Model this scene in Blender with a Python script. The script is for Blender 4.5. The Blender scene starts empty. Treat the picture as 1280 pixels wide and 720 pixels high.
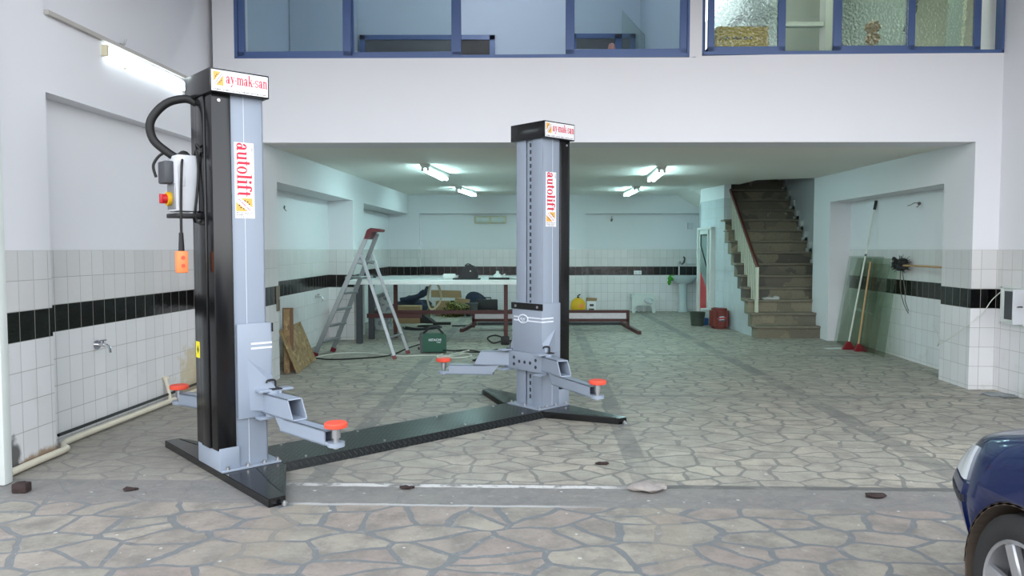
import bpy, bmesh, math, random
from mathutils import Vector, Matrix
R = math.radians
rnd = random.Random(7)
SC = bpy.context.scene
COL = SC.collection

# ------------------------------------------------------------------ colours and materials
def lin(c):
    return tuple(((v/255/12.92) if v/255 <= .04045 else ((v/255+.055)/1.055)**2.4) for v in c) + (1,)

class NT:
    """tiny node-graph helper"""
    def __init__(s, name):
        s.m = bpy.data.materials.new(name); s.m.use_nodes = True
        s.t = s.m.node_tree; s.t.nodes.clear()
        s.out = s.t.nodes.new('ShaderNodeOutputMaterial')
    def n(s, typ, **kw):
        nd = s.t.nodes.new(typ)
        for k, v in kw.items(): setattr(nd, k, v)
        return nd
    def link(s, a, b): s.t.links.new(a, b)
    def setin(s, sock, v):
        if isinstance(v, bpy.types.NodeSocket): s.link(v, sock)
        else: sock.default_value = v
    def math(s, op, a, b=0.0, c=None):
        nd = s.n('ShaderNodeMath', operation=op)
        s.setin(nd.inputs[0], a); s.setin(nd.inputs[1], b)
        if c is not None: s.setin(nd.inputs[2], c)
        return nd.outputs[0]
    def mix(s, f, a, b):
        nd = s.n('ShaderNodeMix', data_type='RGBA')
        s.setin(nd.inputs[0], f); s.setin(nd.inputs[6], a); s.setin(nd.inputs[7], b)
        return nd.outputs[2]
    def comb(s, x, y, z=0.0):
        nd = s.n('ShaderNodeCombineXYZ')
        for i, v in enumerate((x, y, z)): s.setin(nd.inputs[i], v)
        return nd.outputs[0]
    def sep(s, v):
        nd = s.n('ShaderNodeSeparateXYZ'); s.link(v, nd.inputs[0]); return nd.outputs
    def noise(s, scale, detail=3, vec=None, rough=.55):
        nd = s.n('ShaderNodeTexNoise'); nd.inputs['Scale'].default_value = scale
        nd.inputs['Detail'].default_value = detail; nd.inputs['Roughness'].default_value = rough
        if vec is not None: s.link(vec, nd.inputs['Vector'])
        return nd.outputs['Fac']
    def ramp(s, f, stops):
        nd = s.n('ShaderNodeValToRGB'); s.link(f, nd.inputs[0]); cr = nd.color_ramp
        while len(cr.elements) < len(stops): cr.elements.new(.5)
        for e, (p, c) in zip(cr.elements, stops): e.position = p; e.color = c
        return nd.outputs[0]
    def smooth(s, v, a, b):
        nd = s.n('ShaderNodeMapRange', interpolation_type='SMOOTHSTEP')
        s.link(v, nd.inputs[0]); nd.inputs[1].default_value = a; nd.inputs[2].default_value = b
        return nd.outputs[0]
    def pos(s): return s.n('ShaderNodeNewGeometry').outputs['Position']
    def obj(s): return s.n('ShaderNodeTexCoord').outputs['Object']
    def bump(s, h, strength=.3, dist=.01):
        nd = s.n('ShaderNodeBump'); nd.inputs['Strength'].default_value = strength
        nd.inputs['Distance'].default_value = dist; s.link(h, nd.inputs['Height'])
        return nd.outputs[0]
    def bsdf(s, col, rough=.5, metal=0.0, normal=None, **kw):
        b = s.n('ShaderNodeBsdfPrincipled')
        s.setin(b.inputs['Base Color'], col); s.setin(b.inputs['Roughness'], rough)
        b.inputs['Metallic'].default_value = metal
        if normal is not None: s.link(normal, b.inputs['Normal'])
        for k, v in kw.items(): s.setin(b.inputs[k], v)
        s.link(b.outputs[0], s.out.inputs[0]); return b

def simple(name, c, rough=.5, metal=0.0, var=.06, scale=6, bump=0, bscale=60, **kw):
    t = NT(name); c = lin(c); o = t.obj()
    f = t.noise(scale, 4, o)
    dark = tuple(x*(1-var*2) for x in c[:3])+(1,); lite = tuple(min(1, x*(1+var)) for x in c[:3])+(1,)
    col = t.mix(f, dark, lite)
    nm = t.bump(t.noise(bscale, 3, o), bump, .004) if bump else None
    t.bsdf(col, rough, metal, nm, **kw); return t.m

M = {}
def wall_mat(name, tiled, band, paint, tile_lo, tile_hi, top=1.44):
    t = NT(name); P = t.pos(); X, Y, Z = t.sep(P)
    nx = t.sep(t.n('ShaderNodeNewGeometry').outputs['Normal'])[0]
    side = t.math('GREATER_THAN', t.math('ABSOLUTE', nx), .55)
    a = t.math('ADD', t.math('MULTIPLY', Y, side), t.math('MULTIPLY', X, t.math('SUBTRACT', 1.0, side)))
    W, Hh = .152, .2
    u = t.math('DIVIDE', t.math('ADD', a, 30.0), W); v = t.math('DIVIDE', t.math('ADD', Z, 2.16), Hh)
    fu = t.math('FRACT', u); fv = t.math('FRACT', v)
    du = t.math('MULTIPLY', t.math('MINIMUM', fu, t.math('SUBTRACT', 1.0, fu)), W)
    dv = t.math('MULTIPLY', t.math('MINIMUM', fv, t.math('SUBTRACT', 1.0, fv)), Hh)
    d = t.math('MINIMUM', du, dv)
    grout = t.math('SUBTRACT', 1.0, t.smooth(d, .0012, .0032))
    wn = t.n('ShaderNodeTexWhiteNoise', noise_dimensions='2D')
    t.link(t.comb(t.math('FLOOR', u), t.math('FLOOR', v)), wn.inputs['Vector'])
    r1 = t.sep(wn.outputs['Color'])
    pn = t.noise(1.3, 5, P)
    pc = t.mix(pn, tuple(x*.95 for x in lin(paint)[:3])+(1,), lin(paint))
    lo = t.mix(r1[2], tuple(x*.94 for x in lin(tile_lo)[:3])+(1,), lin(tile_lo))
    hi = t.mix(r1[2], tuple(x*.93 for x in lin(tile_hi)[:3])+(1,), lin(tile_hi))
    tc = t.mix(t.math('GREATER_THAN', Z, 1.04), lo, hi)
    gcol = lin((150, 148, 140))
    if band:
        isb = t.math('MULTIPLY', t.math('GREATER_THAN', Z, .84), t.math('LESS_THAN', Z, 1.04))
        tc = t.mix(isb, tc, lin((6, 6, 7)))
    tc = t.mix(t.math('MULTIPLY', grout, .85), tc, gcol)
    # scuffs and dirt close to the floor
    dirt = t.math('MULTIPLY', t.smooth(t.noise(3.1, 6, P), .55, .8), t.math('SUBTRACT', 1.0, t.smooth(Z, .05, .7)))
    tc = t.mix(t.math('MULTIPLY', dirt, .45), tc, lin((150, 138, 105)))
    if tiled and band:
        def spot(y, z, ry, rz, xmax):
            dy = t.math('DIVIDE', t.math('SUBTRACT', Y, y), ry); dz = t.math('DIVIDE', t.math('SUBTRACT', Z, z), rz)
            r = t.math('SQRT', t.math('ADD', t.math('MULTIPLY', dy, dy), t.math('MULTIPLY', dz, dz)))
            r = t.math('ADD', r, t.math('MULTIPLY', t.math('SUBTRACT', t.noise(9, 5, P), .5), 1.3))
            return t.math('MULTIPLY', t.math('SUBTRACT', 1.0, t.smooth(r, .55, 1.0)), t.math('LESS_THAN', X, xmax))
        tc = t.mix(t.math('MULTIPLY', spot(4.86, .06, .09, .19, -3.0), .85), tc, lin((40, 34, 30)))
        tc = t.mix(t.math('MULTIPLY', spot(5.15, .0, .35, .10, -3.0), .85), tc, lin((150, 120, 84)))
        tc = t.mix(t.math('MULTIPLY', spot(7.75, .2, .5, .35, -3.0), .55), tc, lin((196, 176, 104)))
    if tiled:
        ist = t.math('LESS_THAN', Z, top)
        col = t.mix(ist, pc, tc)
        h = t.math('ADD', t.math('MULTIPLY', t.math('SUBTRACT', fu, .5), t.math('SUBTRACT', r1[0], .5)),
                   t.math('MULTIPLY', t.math('SUBTRACT', fv, .5), t.math('SUBTRACT', r1[1], .5)))
        h = t.math('SUBTRACT', t.math('MULTIPLY', h, .5), t.math('MULTIPLY', grout, .25))
        h = t.math('ADD', h, t.math('MULTIPLY', t.noise(9, 2, P), .6))
        h = t.math('MULTIPLY', h, ist)
        nrm = t.bump(h, .45, .01)
        rough = t.math('ADD', t.math('MULTIPLY', ist, -.58), .75)
        rough = t.math('ADD', rough, t.math('MULTIPLY', t.math('MULTIPLY', grout, ist), .4))
        t.bsdf(col, rough, 0, nrm)
    else:
        nrm = t.bump(t.noise(14, 5, P), .08, .01)
        t.bsdf(pc, .75, 0, nrm)
    return t.m
M['tile'] = wall_mat('white tile with black band under paint', True, True, (228, 228, 232), (226, 226, 227), (214, 213, 212))
M['tile_plain'] = wall_mat('pale tile under paint', True, False, (222, 226, 228), (205, 216, 220), (205, 216, 220), 2.4)
M['paint'] = wall_mat('white wall paint', False, False, (228, 228, 232), (0, 0, 0), (0, 0, 0))
M['ceiling'] = wall_mat('ceiling paint', False, False, (236, 234, 228), (0, 0, 0), (0, 0, 0))
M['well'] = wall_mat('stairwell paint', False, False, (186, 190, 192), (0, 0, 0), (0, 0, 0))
M['gallery2'] = wall_mat('gallery paint tinted for dim green light', False, False, (170, 178, 168), (0, 0, 0), (0, 0, 0))  # greener, dimmer room light put into the wall colour
M['gallery'] = wall_mat('gallery paint', False, False, (190, 202, 214), (0, 0, 0), (0, 0, 0))

def floor_mat():
    t = NT('irregular flagstone floor'); P = t.pos(); X, Y, Z = t.sep(P)
    nz = t.n('ShaderNodeTexNoise'); nz.inputs['Scale'].default_value = 3.0; nz.inputs['Detail'].default_value = 2
    t.link(P, nz.inputs['Vector'])
    wv = t.n('ShaderNodeVectorMath', operation='MULTIPLY_ADD')
    t.link(nz.outputs['Color'], wv.inputs[0]); wv.inputs[1].default_value = (.16, .16, 0); t.link(P, wv.inputs[2])
    fl = t.n('ShaderNodeVectorMath', operation='MULTIPLY'); t.link(wv.outputs[0], fl.inputs[0]); fl.inputs[1].default_value = (.80, 1.12, 0)
    SCL = 4.3
    kin = t.math('ADD', 1.0, t.math('MULTIPLY', t.math('GREATER_THAN', Y, 4.42), .26))
    sc_ = t.n('ShaderNodeVectorMath', operation='SCALE'); t.link(fl.outputs[0], sc_.inputs[0]); t.link(kin, sc_.inputs['Scale'])
    fl = sc_
    v1 = t.n('ShaderNodeTexVoronoi', feature='DISTANCE_TO_EDGE', voronoi_dimensions='2D'); v1.inputs['Scale'].default_value = SCL
    v2 = t.n('ShaderNodeTexVoronoi', feature='F1', voronoi_dimensions='2D'); v2.inputs['Scale'].default_value = SCL
    t.link(fl.outputs[0], v1.inputs['Vector']); t.link(fl.outputs[0], v2.inputs['Vector'])
    cr = t.sep(v2.outputs['Color'])
    jn = t.noise(7, 3, P)
    gap = t.math('ADD', .014, t.math('MULTIPLY', jn, .085))
    mort = t.math('SUBTRACT', 1.0, t.smooth(t.math('SUBTRACT', v1.outputs['Distance'], gap), -.008, .018))
    inside = t.smooth(Y, 4.3, 4.75)
    n2 = t.noise(5, 7, P, .65); n3 = t.noise(24, 5, P, .7); n4 = t.noise(.75, 4, P)
    st_in = t.ramp(cr[0], [(0, lin((176, 171, 156))), (.35, lin((165, 162, 148))), (.65, lin((185, 176, 159))), (1, lin((173, 170, 152)))])
    st_out = t.ramp(cr[0], [(0, lin((158, 143, 133))), (.3, lin((150, 144, 132))), (.6, lin((163, 155, 141))), (1, lin((150, 136, 128)))])
    stone = t.mix(inside, st_out, st_in)
    stone = t.mix(t.smooth(n2, .35, .72), stone, t.mix(inside, lin((122, 117, 110)), lin((138, 134, 123))))
    stone = t.mix(t.math('MULTIPLY', t.smooth(n3, .55, .75), .35), stone, lin((166, 158, 146)))
    joint = t.mix(inside, lin((108, 111, 112)), lin((100, 102, 96)))
    joint = t.mix(t.math('MULTIPLY', n3, .45), joint, lin((134, 134, 131)))
    msk = t.math('MULTIPLY', mort, t.math('SUBTRACT', 1.0, t.math('MULTIPLY', inside, .15)))
    col = t.mix(msk, stone, joint)
    # dust veil inside, heavier towards the left wall
    veil = t.math('MULTIPLY', t.math('MULTIPLY', t.smooth(n4, .3, .7), inside), .38)
    lw = t.math('MULTIPLY', t.math('SUBTRACT', 1.0, t.smooth(X, -2.6, 2.0)), t.math('SUBTRACT', 1.0, t.smooth(Y, 6.0, 9.0)))
    lw = t.math('MULTIPLY', lw, t.smooth(Y, 4.2, 4.7))
    veil = t.math('MAXIMUM', veil, t.math('MULTIPLY', lw, .62))
    col = t.mix(veil, col, lin((140, 134, 128)))
    # poured concrete strips between the bays
    wob = t.math('MULTIPLY', t.math('SUBTRACT', n2, .5), .05)
    def strip(c, k, half, only_in=True):
        d = t.math('ABSOLUTE', t.math('ADD', t.math('SUBTRACT', X, t.math('ADD', t.math('MULTIPLY', Y, k), c)), wob))
        s_ = t.math('SUBTRACT', 1.0, t.smooth(d, half, half+.012))
        return s_
    def cross(y0, half):
        d = t.math('ABSOLUTE', t.math('ADD', t.math('SUBTRACT', Y, t.math('ADD', t.math('MULTIPLY', X, -.035), y0)), wob))
        return t.math('SUBTRACT', 1.0, t.smooth(d, half, half+.012))
    s_all = strip(.64, .04, .072)
    for sarg in ((-1.32, .02, .07), (2.80, .008, .08)): s_all = t.math('MAXIMUM', s_all, strip(*sarg))
    for carg in ((7.5, .05), (10.4, .055), (13.4, .06)): s_all = t.math('MAXIMUM', s_all, cross(*carg))
    s_all = t.math('MULTIPLY', s_all, t.math('ADD', .15, t.math('MULTIPLY', t.smooth(t.noise(1.6, 5, P), .3, .65), .7)))
    col = t.mix(t.math('MULTIPLY', s_all, inside), col, t.mix(n3, lin((96, 97, 94)), lin((122, 122, 117))))
    s_o = t.math('MULTIPLY', t.math('MAXIMUM', strip(-1.32, .02, .11), strip(.64, .04, .09)), t.math('SUBTRACT', 1.0, inside))
    col = t.mix(t.math('MULTIPLY', s_o, .45), col, lin((150, 140, 124)))
    # threshold band at the shutter line
    thr = cross(4.42, .20)
    tc = t.mix(n3, lin((112, 110, 108)), lin((140, 136, 131)))
    tc = t.mix(t.math('MULTIPLY', t.smooth(n2, .5, .65), .5), tc, lin((112, 112, 112)))
    col = t.mix(t.math('MULTIPLY', thr, .9), col, tc)
    # broken white screed line at the threshold
    wl = t.math('MULTIPLY', cross(4.575, .022), t.smooth(t.noise(9, 4, P), .36, .5))
    wl = t.math('MULTIPLY', wl, t.math('MULTIPLY', t.smooth(X, -1.6, -1.1), t.math('SUBTRACT', 1.0, t.smooth(X, .5, .75))))
    col = t.mix(wl, col, lin((208, 206, 202)))
    l2 = t.math('MULTIPLY', cross(4.22, .01), t.math('MULTIPLY', t.smooth(X, -1.3, -1.2), t.math('SUBTRACT', 1.0, t.smooth(X, .1, .6))))
    col = t.mix(t.math('MULTIPLY', l2, .7), col, lin((190, 190, 188)))
    # chips of white plaster
    ch = t.n('ShaderNodeTexVoronoi', feature='F1', voronoi_dimensions='2D'); ch.inputs['Scale'].default_value = 6.0
    t.link(P, ch.inputs['Vector'])
    cc = t.sep(ch.outputs['Color'])
    chip = t.math('MULTIPLY', t.math('LESS_THAN', ch.outputs['Distance'], t.math('MULTIPLY', cc[1], .065)), t.math('GREATER_THAN', cc[0], .72))
    col = t.mix(t.math('MULTIPLY', chip, .75), col, lin((205, 203, 198)))
    spots = t.smooth(t.noise(2.3, 5, P, .6), .66, .74)
    col = t.mix(t.math('MULTIPLY', spots, .45), col, lin((92, 84, 78)))
    # grain of the stone and trodden-in dust
    g1 = t.noise(55, 4, P, .7); g2 = t.noise(14, 6, P, .75)
    col = t.mix(t.math('MULTIPLY', t.smooth(g1, .50, .72), .30), col, lin((88, 84, 78)))
    col = t.mix(t.math('MULTIPLY', t.smooth(g2, .54, .70), .30), col, lin((188, 184, 176)))
    dk = t.math('MULTIPLY', cross(4.60, .03), t.math('MULTIPLY', t.smooth(X, .75, .95), t.smooth(t.noise(3, 4, P), .3, .5)))
    col = t.mix(t.math('MULTIPLY', dk, .7), col, lin((84, 84, 82)))
    h = t.math('ADD', t.math('MULTIPLY', mort, -.6), t.math('MULTIPLY', n3, .5))
    h = t.math('ADD', h, t.math('MULTIPLY', t.math('MAXIMUM', s_all, thr), .25))
    t.bsdf(col, t.math('ADD', .42, t.math('MULTIPLY', n2, .3)), 0, t.bump(h, .35, .006))
    return t.m
M['floor'] = floor_mat()

M['silver'] = simple('silver grey lift paint', (146, 156, 170), .38, .0, .03)
M['silver_dark'] = simple('dark paint for slot shade', (52, 56, 64), .5)
M['black'] = simple('black gloss paint', (13, 13, 15), .2, 0, .05)
M['blackm'] = simple('black matt plastic', (24, 24, 26), .55, 0, .08)
M['rubber'] = simple('black rubber', (18, 18, 18), .6)
def diamond():
    t = NT('black checker plate'); o = t.obj(); X, Y, Z = t.sep(o)
    a = t.math('ADD', X, Y); b = t.math('SUBTRACT', X, Y)
    fa = t.math('FRACT', t.math('MULTIPLY', a, 22.0)); fb = t.math('FRACT', t.math('MULTIPLY', b, 22.0))
    chk = t.math('MODULO', t.math('ABSOLUTE', t.math('ADD', t.math('FLOOR', t.math('MULTIPLY', a, 22.0)), t.math('FLOOR', t.math('MULTIPLY', b, 22.0)))), 2.0)
    def bar(f1, f2):
        p = t.math('SUBTRACT', 1.0, t.smooth(t.math('ABSOLUTE', t.math('SUBTRACT', f1, .5)), .1, .2))
        q = t.math('SUBTRACT', 1.0, t.smooth(t.math('ABSOLUTE', t.math('SUBTRACT', f2, .5)), .34, .46))
        return t.math('MULTIPLY', p, q)
    h = t.math('ADD', t.math('MULTIPLY', bar(fa, fb), chk), t.math('MULTIPLY', bar(fb, fa), t.math('SUBTRACT', 1.0, chk)))
    col = t.mix(h, lin((16, 19, 19)), lin((34, 38, 38)))
    t.bsdf(col, .3, 0, t.bump(h, .8, .006)); return t.m
M['diamond'] = diamond()
M['pad'] = simple('orange red rubber', (236, 84, 60), .55)
M['white'] = simple('white sticker', (238, 236, 238), .4, 0, .01)
M['red_ink'] = simple('red ink', (214, 30, 62), .5, 0, .02)
M['orange_ink'] = simple('orange ink', (236, 178, 84), .5, 0, .02)
M['black_ink'] = simple('black ink', (40, 36, 40), .5)
M['white_ink'] = simple('white paint stripe', (226, 230, 238), .5, 0, .02)
M['steel'] = simple('galvanised steel', (168, 170, 172), .35, .8, .1, 20)
M['bolt'] = simple('zinc bolt', (190, 190, 190), .3, .9)
M['alu'] = simple('brushed aluminium', (150, 158, 160), .38, .7, .05, 30)
M['alu_dark'] = simple('dull aluminium', (150, 156, 158), .45, .6)
M['yellow'] = simple('yellow plastic', (224, 176, 26), .4)
M['yellow_st'] = simple('yellow warning sticker', (232, 216, 40), .5)
M['grey_box'] = simple('light grey enclosure', (206, 208, 212), .45)
M['grey_dark'] = simple('dark grey plastic', (70, 72, 76), .5)
M['broom_red'] = simple('dull red plastic', (122, 20, 28), .5)
M['red'] = simple('red plastic', (186, 32, 40), .4)
M['darkred'] = simple('dark red plastic', (104, 16, 32), .4)
M['orange'] = simple('orange pendant plastic', (248, 140, 82), .5)
M['primer'] = simple('red oxide primer', (74, 33, 31), .55, 0, .12, 9)
M['darksteel'] = simple('dark grey steel', (62, 66, 72), .5, .2, .1)
M['tabletop'] = simple('white laminate', (222, 228, 226), .35)
M['cardboard'] = simple('cardboard', (152, 126, 92), .85, 0, .08, 8)
M['wood'] = simple('light wood', (190, 152, 104), .6, 0, .1, 14)
M['plank'] = simple('brown plank', (120, 92, 66), .7, 0, .12, 14)
M['olive'] = simple('olive brown plate', (112, 106, 92), .6)
M['headlight_glass'] = simple('headlight lens', (196, 202, 204), .1, 0, .02)
M['conduit'] = simple('pale conduit', (186, 182, 176), .5)
M['darkwood'] = simple('brown handrail wood', (92, 46, 34), .4, 0, .1, 14)
M['cable_w'] = simple('white cable', (214, 216, 206), .5)
M['pvc'] = simple('old white pvc', (216, 208, 188), .45, 0, .08, 9)
M['cream'] = simple('cream plastic', (214, 206, 176), .5)
M['green'] = simple('dark green machine paint', (12, 84, 62), .4)
M['cloth_green'] = simple('green cloth', (62, 140, 44), .9, 0, .15, 30)
M['cloth_blue'] = simple('dark blue cloth', (38, 48, 66), .9, 0, .2, 20, .4)
M['porcelain'] = simple('porcelain', (196, 206, 208), .15, 0, .02)
M['plastic_white'] = simple('white plastic', (206, 214, 210), .35)
M['bucket'] = simple('grey green plastic', (60, 70, 60), .5)
M['jug'] = simple('brick red plastic', (112, 42, 33), .5)
M['blue'] = simple('blue plastic', (44, 92, 150), .5)
M['frame_blue'] = simple('blue painted aluminium', (74, 98, 146), .38, 0, .04)
M['frame_white'] = simple('white painted metal', (214, 220, 216), .45, 0, .06)
M['iron_white'] = simple('cream painted iron', (206, 210, 190), .5, 0, .06)
M['rust'] = simple('rusty iron', (52, 36, 34), .8, 0, .25, 30, .5)
M['rubble'] = simple('broken screed', (160, 152, 146), .9, 0, .2, 25, .6)
M['foam'] = simple('cream foam board', (246, 234, 204), .8, 0, .05)
M['wire'] = simple('copper brown wire', (92, 84, 76), .5)
M['pink'] = simple('pink ceramic', (222, 150, 140), .4)
M['tyre'] = simple('tyre rubber', (34, 33, 33), .75, 0, .15, 30, .3)
M['rim'] = simple('silver wheel alloy', (172, 172, 174), .32, .6, .08)
M['arch'] = simple('dusty wheel arch liner', (86, 74, 64), .9, 0, .15, 12)
M['carblue'] = simple('blue car paint', (9, 25, 70), .25, .0, .05, 4, **{'Coat Weight': .5, 'Coat Roughness': .06})
M['strip'] = simple('black bumper strip', (34, 36, 42), .55)
M['chrome'] = simple('chrome', (210, 210, 212), .12, 1.0)

def osb():
    t = NT('strand board'); o = t.obj()
    v = t.n('ShaderNodeTexVoronoi', feature='F1'); v.inputs['Scale'].default_value = 38
    mp = t.n('ShaderNodeMapping'); mp.inputs['Scale'].default_value = (1, .45, .6); t.link(o, mp.inputs[0]); t.link(mp.outputs[0], v.inputs['Vector'])
    f = t.sep(v.outputs['Color'])[0]
    col = t.ramp(f, [(0, lin((122, 98, 66))), (.4, lin((156, 130, 90))), (.75, lin((140, 116, 80))), (1, lin((180, 156, 114)))])
    t.bsdf(col, .7, 0, t.bump(f, .3, .003)); return t.m
M['osb'] = osb()
def stone_step():
    t = NT('worn stone stair'); P = t.pos()
    v = t.n('ShaderNodeTexVoronoi', feature='F1'); v.inputs['Scale'].default_value = 2.2
    d = t.n('ShaderNodeVectorMath', operation='MULTIPLY_ADD')
    nz = t.n('ShaderNodeTexNoise'); nz.inputs['Scale'].default_value = 2.5; t.link(P, nz.inputs['Vector'])
    t.link(nz.outputs['Color'], d.inputs[0]); d.inputs[1].default_value = (.5, .5, .5); t.link(P, d.inputs[2]); t.link(d.outputs[0], v.inputs['Vector'])
    f = t.sep(v.outputs['Color'])[0]
    c = t.ramp(f, [(0, lin((106, 102, 89))), (.45, lin((134, 127, 106))), (.7, lin((86, 82, 74))), (1, lin((146, 138, 115)))])
    n = t.noise(30, 5, P)
    c = t.mix(t.math('MULTIPLY', t.smooth(n, .5, .75), .55), c, lin((84, 80, 70)))
    c = t.mix(t.math('MULTIPLY', t.smooth(t.noise(11, 5, P), .66, .72), .6), c, lin((176, 170, 156)))
    t.bsdf(c, .6, 0, t.bump(n, .3, .006)); return t.m
M['step'] = stone_step()
M['door_glass'] = simple('grey green door glass', (120, 142, 140), .12)
M['tread'] = simple('tread stone with painted lit edges', (124, 118, 102), .5, 0, .15, 8)  # lit step edges put into the colour as a lighter stone
def checker_bag():
    t = NT('white wrap with dark print'); o = t.obj()
    v = t.n('ShaderNodeTexVoronoi', feature='F1'); v.inputs['Scale'].default_value = 22; t.link(o, v.inputs['Vector'])
    f = t.sep(v.outputs['Color'])[0]
    t.bsdf(t.mix(t.smooth(f, .4, .7), lin((180, 188, 188)), lin((132, 144, 150))), .4, 0, t.bump(f, .5, .01)); return t.m
M['wrap'] = checker_bag()
def yb_cloth():
    t = NT('black and yellow webbing'); o = t.obj(); X, Y, Z = t.sep(o)
    f = t.math('FRACT', t.math('MULTIPLY', t.math('ADD', t.math('ADD', X, t.math('MULTIPLY', Z, .9)), t.math('MULTIPLY', t.noise(7, 3, o), .5)), 16.0))
    t.bsdf(t.mix(t.math('GREATER_THAN', f, .7), lin((26, 28, 25)), lin((158, 154, 62))), .7); return t.m
M['webbing'] = yb_cloth()

def thin_glass(name, tint, refl=.08, tr=.9):
    t = NT(name)
    tb = t.n('ShaderNodeBsdfTransparent'); tb.inputs[0].default_value = lin(tint)
    gl = t.n('ShaderNodeBsdfGlossy'); gl.inputs['Roughness'].default_value = .03; gl.inputs[0].default_value = (.9, .95, 1, 1)
    lw = t.n('ShaderNodeLayerWeight'); lw.inputs[0].default_value = .5
    fr = t.math('ADD', .035+refl, t.math('MULTIPLY', t.math('POWER', lw.outputs['Facing'], 5.0), .7))
    mx = t.n('ShaderNodeMixShader'); t.link(fr, mx.inputs[0]); t.link(tb.outputs[0], mx.inputs[1]); t.link(gl.outputs[0], mx.inputs[2])
    t.link(mx.outputs[0], t.out.inputs[0]); return t.m
M['glass'] = thin_glass('window glass', (236, 242, 241), .0)
M['glass_green'] = thin_glass('loose green tinted glass', (238, 242, 237), .0)
def frosted():
    t = NT('hammered privacy glass'); o = t.obj()
    v = t.n('ShaderNodeTexVoronoi', feature='SMOOTH_F1'); v.inputs['Scale'].default_value = 46; t.link(o, v.inputs['Vector'])
    nm = t.bump(v.outputs['Distance'], .9, .012)
    tb = t.n('ShaderNodeBsdfRefraction'); tb.inputs['Roughness'].default_value = .08; tb.inputs['IOR'].default_value = 1.10
    tb.inputs[0].default_value = lin((236, 246, 240)); t.link(nm, tb.inputs['Normal'])
    tp = t.n('ShaderNodeBsdfTransparent'); tp.inputs[0].default_value = lin((238, 246, 242))
    m0 = t.n('ShaderNodeMixShader'); t.link(t.smooth(v.outputs['Distance'], .15, .5), m0.inputs[0]); t.link(tp.outputs[0], m0.inputs[1]); t.link(tb.outputs[0], m0.inputs[2])
    gl = t.n('ShaderNodeBsdfGlossy'); gl.inputs['Roughness'].default_value = .12; t.link(nm, gl.inputs['Normal'])
    mx = t.n('ShaderNodeMixShader'); mx.inputs[0].default_value = .08
    t.link(m0.outputs[0], mx.inputs[1]); t.link(gl.outputs[0], mx.inputs[2]); t.link(mx.outputs[0], t.out.inputs[0]); return t.m
M['frosted'] = frosted()
def emit(name, c, s):
    t = NT(name); e = t.n('ShaderNodeEmission'); e.inputs[0].default_value = c; e.inputs[1].default_value = s
    t.link(e.outputs[0], t.out.inputs[0]); return t.m
M['tube_in'] = emit('fluorescent tube cyan white', (.60, .98, 1.0, 1), 42)
M['tube_hall'] = emit('fluorescent tube cool white', (.82, .95, 1, 1), 6)
M['fill_gal'] = emit('gallery fill lamp', (.88, .94, 1, 1), 165)  # glow of the added gallery fill tubes
M['fill_gal2'] = emit('gallery fill lamp greenish', (.90, 1, .90, 1), 120)

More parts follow.
